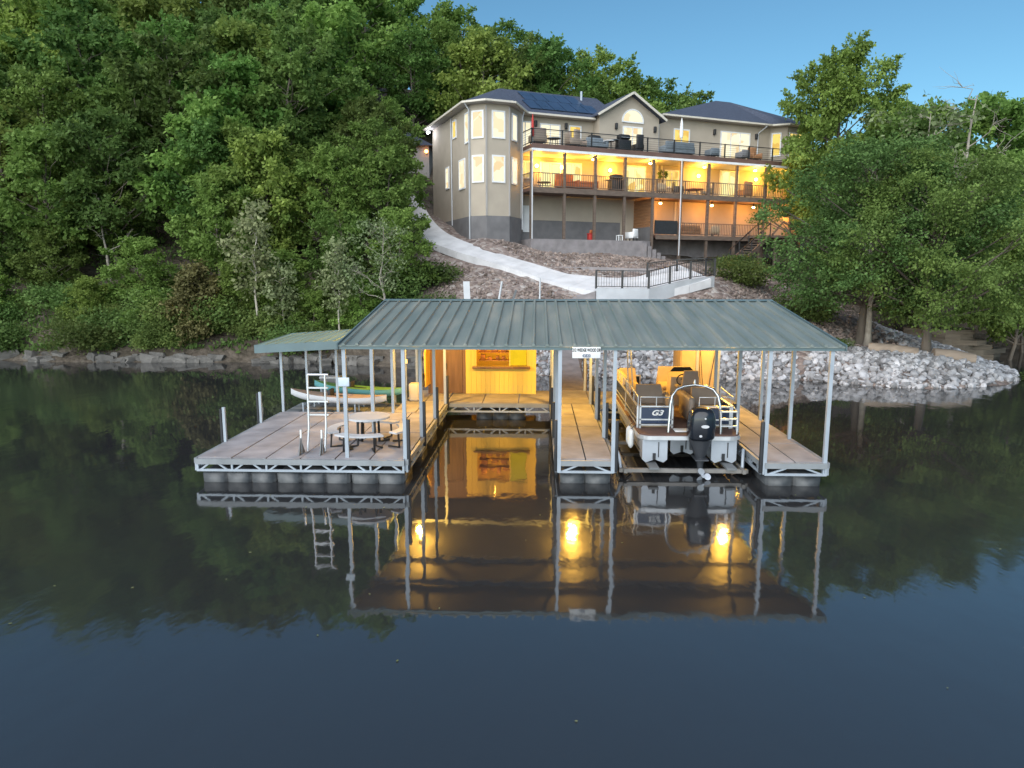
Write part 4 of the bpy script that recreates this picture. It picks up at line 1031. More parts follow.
# solar panels on the left roof's front slope
def on_slope(u, v): return 16.62 + (19.3-16.62)*(v-2.3)/(7.0-2.3)
for i in range(6):
    for j in range(2):
        u0 = 1.15+i*1.0+j*.35; v0 = 3.0+j*1.75; u1 = u0+.93; v1 = v0+1.66
        if u1 > 7.1: continue
        sp_ = MB().sheet([(u0,v0,on_slope(0,v0)+.11),(u1,v0,on_slope(0,v0)+.11),(u1,v1,on_slope(0,v1)+.11),(u0,v1,on_slope(0,v1)+.11)],.04).build('solar_panel', M['solar'], house)
# windows
def window(u0, u1, z0, z1, v, n=(0,-1), pane='pane_white', mull=0, door=False, ori=None, kind=None, mz=0):
    """frame ring + emissive pane set on a wall. ori: ((u,v) start, (du,dv) unit) for angled walls, u0..u1 then measured along it"""
    if ori is None: P0 = Vector((0, v, 0)); D = Vector((1,0,0)); N = Vector((0,-1,0))
    else: P0 = Vector((*ori[0],0)); D = Vector((*ori[1],0)).normalized(); N = Vector((D.y,-D.x,0))
    def pt(s, z, o): return P0 + D*s + N*o + Vector((0,0,z))
    def bar(q, s0, s1, a, b, o0, o1):
        q.hexa([pt(s0,a,o0),pt(s1,a,o0),pt(s1,a,o1),pt(s0,a,o1)],[pt(s0,b,o0),pt(s1,b,o0),pt(s1,b,o1),pt(s0,b,o1)])
    w = .10; q = MB()
    bar(q,u0-w,u0,z0-w,z1+w,0.002,.07); bar(q,u1,u1+w,z0-w,z1+w,0.002,.07); bar(q,u0,u1,z1,z1+w,0.002,.07); bar(q,u0,u1,z0-w,z0,0.002,.08)
    for i in range(1, mull+1):
        s = u0+(u1-u0)*i/(mull+1); bar(q,s-.04,s+.04,z0,z1,.012,.06)
    for i in range(1, mz+1):
        z = z0+(z1-z0)*i/(mz+1); bar(q,u0,u1,z-.02,z+.02,.012,.05)
    f = q.build(kind or ('door' if door else 'window'), M['white'], house)
    q = MB(); bar(q,u0,u1,z0,z1,.003,.03); q.build('pane', M[pane], f)
    return f
# left side wall, bay faces
LW = ((-4.2,10.7),(0,-1))
window(10.7-2.05,10.7-1.35,14.1,15.95,0,ori=LW); window(10.7-4.95,10.7-4.25,14.9,16.0,0,ori=LW,pane='pane_warm')
window(10.7-3.5,10.7-2.3,11.1,13.0,0,ori=LW); window(10.7-6.9,10.7-6.2,11.5,12.95,0,ori=LW)
BA = ((-4.2,1.2),(1,-1)); BC = ((-1.6,.3),(1,1)); BB = ((-3.3,.3),(1,0))
for z0_, z1_ in ((14.3,15.95),(11.35,13.0)):
    window(.28,1.0,z0_,z1_,0,ori=BA); window(.5,1.28,z0_,z1_,0,ori=BB); window(.5,1.2,z0_,z1_,0,ori=BC)
# upper storey front
window(.25,1.1,14.25,16.0,2.9,mull=1); window(1.97,3.45,13.97,15.95,2.9,mull=1,door=True); window(4.37,5.22,13.97,15.98,2.9,door=True,pane='pane_warm')
window(8.45,10.0,13.97,16.05,1.9,mull=1,door=True)
# arched light in the gable
ac = [(9.22+.86*math.cos(R(a)), 16.52+.82*math.sin(R(a))) for a in range(0,181,12)]
q = MB()
for i in range(len(ac)-1):
    (a,b),(c,d) = ac[i],ac[i+1]; f1 = lambda x,z:(9.22+(x-9.22)*1.13,16.52+(z-16.52)*1.13)
    (a2,b2),(c2,d2) = f1(a,b),f1(c,d)
    q.hexa([(a,1.82,b),(c,1.82,d),(c,1.898,d),(a,1.898,b)],[(a2,1.82,b2),(c2,1.82,d2),(c2,1.898,d2),(a2,1.898,b2)])
q.box(8.26,10.18,1.82,1.898,16.42,16.52); aw = q.build('arched_window', M['white'], house)
MB().prism(ac,'y',1.87,1.897).build('pane', M['pane_white'], aw)
window(13.75,15.1,15.0,16.45,2.9,mull=1,pane='pane_warm'); window(18.35,21.2,14.0,16.6,2.9,mull=2,door=True)
window(.25,.85,15.0,16.75,0,ori=((23.4,2.9),(1,-1)),pane='pane_warm'); window(.25,1.5,14.6,16.75,0,ori=((24.4,1.9),(1,0)),pane='pane_warm',mull=1)
# middle storey front
MV = 2.89
window(.3,1.1,12.1,13.2,MV,pane='pane_porch',mull=1); window(2.0,3.55,11.12,13.2,MV,pane='pane_porch',mull=1,door=True)
window(4.0,5.3,12.0,13.25,MV,pane='pane_porch',mull=1); window(9.35,11.05,11.12,13.35,MV,pane='pane_porch',mull=1,door=True)
window(18.45,20.2,11.12,13.45,MV,pane='pane_porch',mull=1,door=True); window(13.0,14.2,12.0,13.2,MV,pane='pane_warm',mull=1)
MB().box(.5,1.0,2.80,2.845,8.1,10.05).build('door', M['white'], house)
# decks
DU1 = 26.0
def deckslab(z, u0, u1, th, m, name='deck'): return MB().box(u0,u1,.0,2.84,z-th,z).build(name, m, house)
ud = deckslab(14.0,0,DU1,.26,M['deckbrown']); MB().box(-.02,DU1,-.05,-.002,13.70,14.03).build('deck_fascia', M['deckbrown'], house)
MB().box(-.03,DU1,-.14,-.003,13.52,13.69).build('gutter', M['white'], house)
MB().box(.01,DU1-.02,.1,2.84,13.62,13.735).build('porch_ceiling', M['trimwhite'], house)
deckslab(11.07,0,DU1,.24,M['deckbrown']); MB().box(-.02,DU1,-.05,-.002,10.70,11.09).build('deck_fascia', M['wood'], house)
deckslab(7.95,10.35,DU1,.2,M['deckbrown']); MB().box(10.35,DU1,-.05,-.002,7.62,7.96).build('deck_fascia', M['wood'], house)
MB().box(10.4,DU1,2.2,2.3,5.0,7.7).build('deck_skirt', M['terrace'], house)
PU = [0.0,2.59,5.08,7.59,10.07,12.6,15.15,17.85,20.76,23.57,25.9]
for i, u in enumerate(PU):
    zb = 6.7-(u*.045 if u > 9 else 0)
    MB().box(u-.09,u+.09,.02,.2,zb-1,13.5).build('post', M['wood'], house)
for u in (0.0, 12.45):
    MB().tube([(u-.06,-.2,13.6),(u-.06,-.2,6.4)],.05,8).build('downspout', M['spout'], house)
def railing(z, pts_, h, m, posts, bal_sp=None, cable=False, pm=None):
    q = MB(); b_ = MB()
    r_ = None
    for a, b in zip(pts_[:-1], pts_[1:]):
        a = Vector((*a,z)); b = Vector((*b,z)); up = Vector((0,0,1))
        q.beam(a+up*h, b+up*h, .07, .05); q.beam(a+up*.1, b+up*.1, .05,.05)
        n = max(1, round((b-a).length/posts))
        for i in range(n+1):
            p = a.lerp(b, i/n); q.box(p.x-.04,p.x+.04,p.y-.04,p.y+.04,z,z+h+.04)
        if bal_sp:
            nb = int((b-a).length/bal_sp)
            for i in range(1, nb): p = a.lerp(b, i/nb); b_.beam(p+up*.1, p+up*h, .03,.03)
        if cable:
            for k_ in range(1,6): b_.beam(a+up*(.1+.16*k_), b+up*(.1+.16*k_), .012,.012)
    r_ = q.build('railing', m, house); b_.build('infill', pm or m, r_)
railing(14.03,[(.0,1.75),(.0,.06),(DU1,.06)],1.0,M['blackmetal'],2.45,cable=True)
railing(11.09,[(.0,1.75),(.0,.1),(DU1,.1)],.98,M['wood'],2.6,bal_sp=.18)
railing(7.96,[(12.4,.1),(20.3,.1)],.95,M['wood'],2.6,bal_sp=.16)
MB().box(10.3,12.35,.04,.12,8.02,9.05).build('privacy_screen', M['black'], house)
# lower level: terrace, wood partition, right wall recess
MB().prism([(-.2,-.35),(9.0,-.35),(9.9,.0),(9.9,2.84),(.0,2.84)],'z',6.0,7.45).build('terrace', M['terrace'], house)
for k_ in range(5): MB().box(9.0+k_*.42,9.22+k_*.42+.1,-.45,.0-.01,6.0,7.3-k_*.24).build('step', M['terrace'], house)
q = MB()
for k_ in range(9): q.box(10.12,10.2,.25,2.84,8.6+k_*.235,8.6+k_*.235+.22)
q.build('wood_partition', M['cedar'], house); MB().box(10.1,10.22,.22,2.84,7.45,8.58).build('partition_base', M['cmu'], house)
MB().box(10.3,26,2.80,2.845,7.96,10.8).build('wall', M['stucco'], house)
for u in (11.2,14.0,17.2): MB().box(u-.08,u+.08,2.72,2.798,7.96,10.8).build('wall_trim', M['trimwhite'], house)
for u in (12.2,12.6): MB().box(u-.06,u+.06,2.76,2.84,11.1,13.6).build('wall_trim', M['trimwhite'], house)
# house lamps
def hlamp(u, v, z, power, kind='ceiling_lamp', col=(1,.50,.05), r=.1):
    if kind == 'ceiling_lamp':
        b_ = MB().tube([(u,v,z+.1),(u,v,z+.3)],.06,8).build(kind, M['blackmetal'], house); MB().ball((u,v,z),r,10,(1.3,1.3,.8)).build('bulb', M['bulb_house'], b_); lz = z-.18; lv = v
    else:
        b_ = MB().rbox(u-.06,u+.06,v-.1,v-.005,z-.12,z+.16,.02).build(kind, M['blackmetal'], house); MB().ball((u,v-.16,z),r*.8,10).build('bulb', M['bulb_house'], b_); lz = z; lv = v-.34
    if power:
        l_ = bpy.data.lights.new('house_light','POINT'); l_.energy = power; l_.color = col; l_.shadow_soft_size = .1
        o_ = bpy.data.objects.new('house_light', l_); COL.objects.link(o_); o_.parent = house; o_.location = (u,lv,lz-ZB)
HP = 100
for u in (5.55,10.54,15.6,20.67,24.5): hlamp(u,1.3,13.42,HP)
for u, d in ((1.55,0),(4.25-.6,0),(7.8,0),(16.1,0),(22.0,0)): hlamp(u,2.86,12.95,HP*1.1,'wall_lamp',r=.16)
for u in (11.5,16.4,20.6,24.6): hlamp(u,1.2,10.45,HP*1.15,col=(1,.40,.07))
for (u, v, z) in ((1.5,2.9,15.95),(4.0,2.9,15.95),(7.75,1.9,16.05),(11.2,1.9,16.05),(17.6,2.9,16.5),(21.9,2.9,16.45)):
    MB().rbox(u-.1,u+.1,v-.2,v-.005,z-.2,z+.25,.04).build('wall_lamp', M['blackmetal'], house)
el_ = MB().rbox(-4.62,-4.42,10.4,10.6,16.2,16.4,.03).build('eave_lamp', M['white'], house); MB().ball((-4.66,10.35,16.25),.13,10).build('bulb', emit('cool_bulb',(.85,.88,1),6), el_)
lc_ = bpy.data.lights.new('eave_light','POINT'); lc_.energy = 30; lc_.color = (.85,.88,1); lo = bpy.data.objects.new('eave_light', lc_); COL.objects.link(lo); lo.parent = house; lo.location = (-4.9,9.9,16.0-ZB)
# furniture on the decks
def furn(name, label, cat, u, v, z, rz=0, group=None): return thing(name, label, cat, hw(u,v,z), group, rz=HA+rz, off=(0,0,0))
def armchair(label, u, v, z, rz, m, w=.85, back=.95):
    t = furn('patio_chair', label, 'chair', u, v, z, rz)
    MB().rbox(-w/2,w/2,-.4,.4,.22,.46,.06).build('seat', m, t); MB().rbox(-w/2,w/2,.28,.45,.3,back,.06).build('backrest', m, t)
    for s in (-1,1): MB().rbox(s*w/2-.07,s*w/2+.07,-.4,.4,.2,.66,.04).build('armrest', m, t)
    for x in (-.35,.35):
        for y in (-.33,.36): MB().box(x*w/.85-.03,x*w/.85+.03,y-.03,y+.03,0,.24).build('leg', M['blackmetal'], t)
    return t
def table(label, u, v, z, m, r=.5, h=.6):
    t = furn('patio_table', label, 'table', u, v, z)
    MB().prism([(math.cos(a*PI/10)*r, math.sin(a*PI/10)*r) for a in range(20)],'z',h-.05,h).build('table_top', m, t)
    for a in range(4): MB().tube([(math.cos(a*PI/2)*r*.5,math.sin(a*PI/2)*r*.5,h-.05),(math.cos(a*PI/2)*r*.7,math.sin(a*PI/2)*r*.7,0)],.025,6).build('leg', M['blackmetal'], t)
def sofa(label, u, v, z, w, m, rz=0, back=.95):
    t = furn('patio_sofa', label, 'sofa', u, v, z, rz)
    MB().rbox(-w/2,w/2,-.42,.42,.15,.45,.07).build('base', m, t); MB().rbox(-w/2,w/2,.25,.45,.4,back,.07).build('backrest', m, t)
    for s in (-1,1): MB().rbox(s*w/2-.1,s*w/2+.1,-.42,.4,.15,.68,.05).build('armrest', m, t)
    for i in range(2): MB().rbox(-w/2+.12+i*(w-.24)/2,-w/2+.1+(i+1)*(w-.24)/2,-.4,.25,.45,.58,.05).build('cushion', m, t)
def grill(label, u, v, z):
    t = furn('grill', label, 'grill', u, v, z)
    MB().rbox(-.55,.55,-.28,.28,.1,.85,.04).build('cabinet', M['blackmetal'], t); MB().rbox(-.5,.5,-.27,.27,.87,1.25,.14).build('hood', M['blackmetal'], t); MB().rbox(-.95,-.56,-.25,.25,.80,.85,.02).build('side_shelf', M['greyblue'], t)
    MB().tube([(-.35,-.32,1.0),(.35,-.32,1.0)],.02,6).build('handle', M['alu'], t)
U = 14.03
armchair('taupe padded armchair at the left end of the upper deck', .75,.75,U,R(180),M['vinyl'],1.0,1.15)
table('small round grey table between the armchairs on the upper deck', 2.05,.8,U,M['greyblue'],.5,.6)
armchair('taupe armchair turned towards the round table on the upper deck', 3.55,.8,U,R(90),M['vinyl'],.9,1.1)
armchair('dark high backed chair in front of the single upper door', 4.4,1.2,U,R(20),M['vinyl'],.6,1.5)
sofa('blue grey sofa on the upper deck left of the gable', 5.6,.9,U,1.4,M['greyblue'])
grill('black covered grill against the wall left of the gable', 5.9,1.9,U)
table('white round table with pale chairs left of the gable', 6.5,.7,U,M['white'],.42,.7)
grill('dark cabinet grill in front of the gable wall', 7.8,.8,U)
armchair('dark dining chair standing before the gable door', 9.2,1.1,U,R(180),M['blackmetal'],.6,1.35)
sofa('blue grey covered sofa right of the gable door', 12.6,.8,U,2.6,M['greyblue'],R(180),1.0)
armchair('low green grey chair behind the railing, right of the covered sofa', 15.9,.8,U,R(180),M['greyblue'],.75,.75)
armchair('low grey chair in front of the wide lit sliding door', 18.9,.8,U,R(180),M['greyfab'],.75,.8)
armchair('wicker chair facing the wide lit sliding door', 20.2,.9,U,0,M['cedar'],.8,1.2)
def umbrella(label, u, v, z, m, h, r):
    t = furn('closed_umbrella', label, 'umbrella', u, v, z)
    MB().tube([(0,0,0),(0,0,h)],.025,8).build('pole', M['alu'], t); MB().tube([(0,0,h-1.45),(0,0,h-1.2),(0,0,h-.4),(0,0,h+.05)],[r*.8,r,r*.75,.02],10).build('folded_canopy', m, t)
umbrella('closed white parasol standing right of the gable', 13.5,1.6,U,M['white'],3.0,.15)
umbrella('closed red parasol at the left corner of the upper deck', .12,.2,U,M['red'],1.95,.11)
U = 11.09
sofa('red cushioned lounge on the left of the middle deck', 3.2,.9,U,1.6,M['orangecush'],R(10),1.15)
table('round dark table left of the red lounge on the middle deck', 1.35,.9,U,M['blackmetal'],.5,.45)
sofa('rust cushioned low bench between the second and third posts of the middle deck', 4.7,.8,U,1.5,M['orangecush'],R(180),.6)
grill('brown covered grill at the fourth post of the middle deck', 7.2,.7,U)
armchair('pale dining chair by the white pole on the middle deck', 11.1,.9,U,R(180),M['vinyltan'],.8,.8)
ps = furn('plant_stand', 'tall dark potted plant on a stand in the middle of the porch', 'plant', 11.9,1.6,U)
MB().tube([(0,0,0),(0,0,1.2)],.05,8).build('stand', M['blackmetal'], ps)
q = MB()
for i in range(90):
    d = Vector((random.gauss(0,1),random.gauss(0,1),random.gauss(0,.8))).normalized(); c = Vector((0,0,1.6))+d*.15; e_ = c+d*.35; s_ = d.orthogonal()*.06
    q._add([c,c.lerp(e_,.5)+s_,e_,c.lerp(e_,.5)-s_],[(0,1,2,3)])
q.build('foliage', M['leaf_dark'], ps, fixn=False)
armchair('dark slatted chair just right of the white pole on the middle deck', 12.9,.9,U,R(60),M['blackmetal'],.7,1.0)
table('rust topped dining table under the glowing wall lamp on the middle deck', 14.3,.9,U,M['orangecush'],.8,.5)
armchair('tan chair at the right of the rust topped dining table', 15.7,.9,U,R(-60),M['vinyltan'],.7,1.0)
armchair('tall wooden chair in front of the right porch door', 19.4,.9,U,R(180),M['cedar'],.8,1.3)
U = 7.45
cl = furn('drinks_cooler','red cooler standing on the terrace under the decks','cooler',5.1,.6,U)
MB().rbox(-.25,.25,-.2,.2,0,.45,.04).build('body', M['red'], cl); MB().rbox(-.27,.27,-.22,.22,.452,.53,.03).build('lid', M['red'], cl); MB().rbox(-.12,.1,-.1,.1,.53,.78,.06).build('bag', M['orangecush'], cl)
armchair('white slat chair standing on the terrace near the wood partition', 8.4,.3,U,R(200),M['white'],.55,.9)
st = furn('side_stool','small white side stool left of the white slat chair','stool',7.3,.2,U)
MB().rbox(-.2,.2,-.2,.2,.36,.42,.02).build('top', M['white'], st)
for x in (-.16,.16):
    for y in (-.16,.16): MB().box(x-.025,x+.025,y-.025,y+.025,0,.36).build('leg', M['white'], st)
U = 7.96
sofa('dark low sofa behind the lower deck railing', 14.0,1.0,U,1.8,M['cedar'],R(180),.85)
armchair('tan chair on the lower deck right of the dark sofa', 16.4,1.0,U,R(180),M['vinyltan'],.8,.85)
# stair with a gabled landing frame, right of the lower deck
sr = thing('wooden_stair', 'grey wooden stair climbing to a gabled landing beside the decks', 'stair', (16,56,5.9))
a0, a1 = Vector((14.4,54.2,5.75)), Vector((17.5,57.6,7.95))
sd = Vector((a1-a0).cross(Vector((0,0,1)))).normalized()*1.0
for s in (0,1): MB().beam(a0+sd*s, a1+sd*s, .07,.3).build('stringer', M['wood'], sr)
for i in range(11):
    c = a0.lerp(a1,(i+.5)/11); q = MB(); q.beam(c, c+sd, .3,.05); q.build('tread', M['wood'], sr)
for s in (0,1):
    q = MB(); q.beam(a0+sd*s+Vector((0,0,1)), a1+sd*s+Vector((0,0,1)), .06,.08)
    for t in (0,.33,.66,1): p = a0.lerp(a1,t)+sd*s; q.beam(p, p+Vector((0,0,1)), .07,.07)
    q.build('handrail', M['blackmetal'], sr)
MB().hexa([(17.4,57.2,7.85),(20.6,58.2,7.85),(20.0,60.0,7.85),(16.9,59.0,7.85)],[(17.4,57.2,8.02),(20.6,58.2,8.02),(20.0,60.0,8.02),(16.9,59.0,8.02)]).build('landing', M['wood'], sr)
for x, y in ((17.5,57.3),(20.4,58.2),(18.9,57.75)): MB().box(x-.08,x+.08,y-.08,y+.08,4.2,7.85).build('landing_post', M['wood'], sr)
q = MB(); q.beam((18.6,57.6,8.05),(19.55,57.9,9.1),.09,.14); q.beam((19.55,57.9,9.1),(20.5,58.2,8.6),.09,.14); q.build('gable_frame', M['wood'], sr)
# garage and parked van behind the left trees
gl = thing('garage', 'grey outbuilding with a glowing lamp behind the left corner of the house', 'garage', (-11.5,66,11.5))
MB().box(-16.5,-10.0,66,72,10,16.5).build('wall', M['siding'], gl); MB().prism([(-17,16.5),(-9.5,16.5),(-13.1,18.3)],'y',65.6,72.4).build('roof', M['shingle'], gl)
lb_ = MB().rbox(-10.3,-10.1,65.85,65.998,15.85,16.15,.03).build('lamp', M['blackmetal'], gl); MB().ball((-10.2,65.75,16.0),.16,10).build('bulb', emit('orange_bulb',(1,.35,.08),7), lb_)
vn = thing('parked_van', 'white van parked among the trees left of the house', 'van', (-16,62,12.4), rz=R(8), off=(0,0,0))
MB().prism([(-2.4,.4),(2.3,.4),(2.4,.9),(1.75,1.05),(1.2,1.75),(.9,1.9),(-2.2,1.9),(-2.45,1.6)],'y',-.9,.9).build('body', M['vanwhite'], vn)
MB().prism([(1.62,1.08),(1.15,1.68),(.3,1.68),(.3,1.08)],'y',-.915,.915).build('side_window', M['glassdark'], vn); MB().prism([(.15,1.08),(.15,1.68),(-2.0,1.68),(-2.0,1.08)],'y',-.915,.915).build('side_window', M['glassdark'], vn)
for x in (-1.5,1.5):
    for s in (-1,1): w_ = MB().tube([(x,s*.7,.34),(x,s*.93,.34)],.34,16).build('wheel', M['black'], vn); MB().tube([(x,s*.931,.34),(x,s*.945,.34)],.19,12).build('rim', M['alu'], w_)
vn.location.z = ht(-16,62)+.55
# things stacked on the slope just behind the canopy
tag(MB().hexa([(-4.08,39.0,3.1),(-3.72,39.0,3.1),(-3.76,39.1,3.1),(-4.04,39.1,3.1)],[(-4.14,39.0,4.55),(-3.78,39.0,4.55),(-3.80,39.1,4.55),(-4.1,39.1,4.55)]).build('leaning_board', M['spout']), 'white board standing upright in the rubble behind the canopy', 'board')
tag(MB().tube([(.1,38.8,2.9),(.12,38.8,4.75)],.05,8).build('marker_pole', M['spout']), 'slim white pole in the rubble behind the middle of the canopy', 'pole')
tag(MB().tube([(-2.25,39,3.0),(-1.98,39,4.55)],.06,8).build('leaning_pipe', M['spout']), 'leaning white pipe in the rubble between the board and the pole', 'pipe')
tag(MB().beam((-1.55,39.1,3.0),(-1.2,39.1,4.1),.16,.12).build('leaning_timber', M['deckgrey']), 'dark leaning timber beside the white pipe in the rubble', 'timber')
for i,(a,b,lab) in enumerate((((16.4,35.2,1.25),(18.3,34.2,1.15),'thick pale driftwood log between the two shore trees'),((18.9,34.0,1.1),(20.6,33.6,.95),'shorter brown driftwood log right of the second shore tree'))):
    t = MB(); A_ = Vector(a); B_ = Vector(b); t.tube([A_, A_.lerp(B_,.5)+Vector((0,0,.04)), B_],[.36,.33,.28],12); tag(t.build('driftwood_log', M['log']), lab, 'log')
# layered rock shelf by the inlet
rs = thing('rock_shelf', 'low tan layered rock shelf at the edge of the dark inlet', 'rock', (24.5,42,0))
r5 = random.Random(5)
for i in range(6):
    z = .0+i*.28; q = MB(); n = 14
    jx, jy = r5.uniform(-.5,.4), r5.uniform(-.3,.3); poly = [(25.4+jx-i*.1+ (2.6-i*.12)*math.cos(2*PI*k_/n)*r5.uniform(.72,1.15), 43.4+jy+i*.16+(2.2-i*.1)*math.sin(2*PI*k_/n)*r5.uniform(.72,1.15)) for k_ in range(n)]
    q.prism(poly,'z',z-.02,z+.262); q.build('ledge', M['slabrock'], rs)

# ------------------------------------------------------------------ vegetation
def leaves_np(lobes, n, size, rg, droop=.2, per=4, flat=.0, spread=.22):
    """leaf sprays on the outer part of lobes -> verts, quads"""
    C_ = np.array([l[:3] for l in lobes]); Rr = np.array([l[3:6] if len(l) > 4 else (l[3],)*3 for l in lobes])
    pr = Rr.prod(1)**(2/3); pr /= pr.sum()
    ns = n//per
    ix = rg.choice(len(lobes), ns, p=pr)
    d = rg.normal(size=(ns,3)); d /= np.linalg.norm(d,axis=1)[:,None]
    rad = .55+.6*rg.random(ns)**.8
    base = C_[ix] + d*Rr[ix]*rad[:,None]
    base = np.repeat(base, per, 0) + rg.normal(size=(ns*per,3))*spread
    D = np.repeat(d, per, 0)
    N = len(base)
    ax = D*.6 + rg.normal(size=(N,3))*.7; ax[:,2] -= droop; ax /= np.linalg.norm(ax,axis=1)[:,None]
    up = rg.normal(size=(N,3))*.55 + np.array([0,0,1.]) + D*.5
    sd = np.cross(ax, up); sd /= np.linalg.norm(sd,axis=1)[:,None]+1e-9
    Ls = size*rg.uniform(.65,1.35,N)[:,None]; Wd = Ls*rg.uniform(.28,.42,N)[:,None]
    nm = np.cross(sd, ax)
    v0 = base; v1 = base+ax*Ls*.45+sd*Wd; v2 = base+ax*Ls - nm*Ls*.12; v3 = base+ax*Ls*.45-sd*Wd
    V = np.stack([v0,v1,v2,v3],1).reshape(-1,3); F = np.arange(N*4).reshape(-1,4)
    return V, F
def sprays_np(twigs, n, size, rg, droop=.2, spread=.16):
    """leaves strung along twigs: airy, layered ends of the crown"""
    A = np.array([t[0] for t in twigs]); B = np.array([t[1] for t in twigs]); ln = np.linalg.norm(B-A, axis=1)
    ix = rg.choice(len(twigs), n, p=ln/ln.sum()); t = rg.random(n)**.7
    Dd = (B-A)[ix]; Dd /= np.linalg.norm(Dd,axis=1)[:,None]
    base = A[ix] + (B-A)[ix]*t[:,None] + rg.normal(size=(n,3))*np.array([spread,spread,spread*.55])*(1.15-t*.6)[:,None]
    ax = Dd*.7 + rg.normal(size=(n,3))*.75; ax[:,2] -= droop; ax /= np.linalg.norm(ax,axis=1)[:,None]
    up = rg.normal(size=(n,3))*.5 + np.array([0,0,1.])
    sd = np.cross(ax, up); sd /= np.linalg.norm(sd,axis=1)[:,None]+1e-9
    Ls = size*rg.uniform(.65,1.35,n)[:,None]; Wd = Ls*rg.uniform(.28,.42,n)[:,None]; nm = np.cross(sd, ax)
    V = np.stack([base, base+ax*Ls*.45+sd*Wd, base+ax*Ls-nm*Ls*.12, base+ax*Ls*.45-sd*Wd],1).reshape(-1,3)
    return V, np.arange(n*4).reshape(-1,4)
def np_mesh(name, V, F, m):
    me = bpy.data.meshes.new(name)
    me.vertices.add(len(V)); me.vertices.foreach_set('co', V.astype(np.float32).ravel())
    me.loops.add(F.size); me.loops.foreach_set('vertex_index', F.astype(np.int32).ravel())
    me.polygons.add(len(F)); me.polygons.foreach_set('loop_start', np.arange(0,F.size,4,dtype=np.int32)); me.polygons.foreach_set('loop_total', np.full(len(F),4,dtype=np.int32))
    me.update(calc_edges=True); me.validate(); me.materials.append(m); return me

def wiggle(p0, p1, n, amp, rd):
    p0 = Vector(p0); p1 = Vector(p1); o = []
    for i in range(n+1):
        t = i/n; q = p0.lerp(p1, t)
        if 0 < i < n: q += Vector((rd.gauss(0,amp),rd.gauss(0,amp),rd.gauss(0,amp*.5)))
        o.append(q)
    return o
def tree_proto(seed, H, cr, base, nl, nleaf, size, leaf, bark='bark', r0=.2, lobe=(.55,1.15), shape='round', droop=.2, twigs=0, spread=.22):
    """returns (trunk mesh, crown mesh) for a tree of height H, crown radius cr, first branches at height base"""
    rd = random.Random(seed); rg = np.random.default_rng(seed)
    mb = MB(); top = Vector((rd.gauss(0,.3),rd.gauss(0,.3),H*.9))
    tp = wiggle((0,0,-.6), top, 7, .12*H/10, rd); tp[1].x *= .3; tp[1].y *= .3
    mb.tube(tp, [r0*(1-.9*i/7) + (.08 if i == 0 else 0) for i in range(8)], 9)
    lobes = []; tw = []
    for i in range(nl):
        t = (i+.5)/nl; z = base+(H-base)*t*.93
        if shape == 'round': w = cr*math.sin(PI*min(.97,.18+.76*t))**.7
        elif shape == 'cone': w = cr*(1-t)**.8
        elif shape == 'vase': w = cr*math.sin(PI*min(.95,.1+.72*t))**.9
        else: w = cr
        a = i*2.399+rd.uniform(-.5,.5); rr_ = w*rd.choice((.3,.5,.7,.85,.95,1.12))
        s = rd.uniform(*lobe)*(1-.35*t if shape != 'cone' else 1-.5*t)
        c = (math.cos(a)*rr_, math.sin(a)*rr_, min(z + rd.uniform(-.4,.4), H-s*.6))
        lobes.append((*c, s*rd.uniform(.8,1.3), s*rd.uniform(.8,1.3), s*rd.uniform(.42,.75)))
        for _ in range(6):
            dd = Vector((math.cos(a),math.sin(a),.15)).normalized()*.55 + Vector((rd.gauss(0,.75),rd.gauss(0,.75),rd.gauss(.25 if z > H*.7 else 0,.4)))
            dd.normalize(); q0 = Vector(c)+dd*s*.35; tw.append((tuple(q0), tuple(q0+dd*s*rd.uniform(.8,1.9))))
        # limb from the trunk to the lobe
        zt = max(base*.8, c[2]-rr_*.7); k_ = min(6.9, max(0,(zt+.6)/(H*.9+.6)*7)); i0 = int(k_); pt_ = tp[i0].lerp(tp[i0+1], k_-i0)
        rb = max(.025, r0*(1-.9*k_/7)*.5)
        br = wiggle(pt_, c, 4, .12, rd); mb.tube(br, [rb*(1-.18*j) for j in range(5)], 6)
        for _ in range(twigs):
            e = Vector(c)+Vector((rd.gauss(0,1),rd.gauss(0,1),rd.gauss(.2,.7)))*s*.8; mb.tube(wiggle(br[3],e,3,.08,rd),[rb*.35,rb*.28,rb*.2,rb*.1],5)
    me = bpy.data.meshes.new('trunk'); me.from_pydata([tuple(v) for v in mb.v], [], mb.f)
    for p, s in zip(me.polygons, mb.s): p.use_smooth = s
    me.materials.append(M[bark])
    cm = None
    if nleaf:
        k1 = int(nleaf*.5)//4*4; V, F = leaves_np(lobes, k1, size, rg, droop, spread=spread); V2, F2 = sprays_np(tw, nleaf-k1, size, rg, droop, spread*.8)
        V = np.concatenate([V, V2]); F = np.concatenate([F, F2+F.max()+1]); cm = np_mesh('crown', V, F, M[leaf])
    return (me, cm, H)
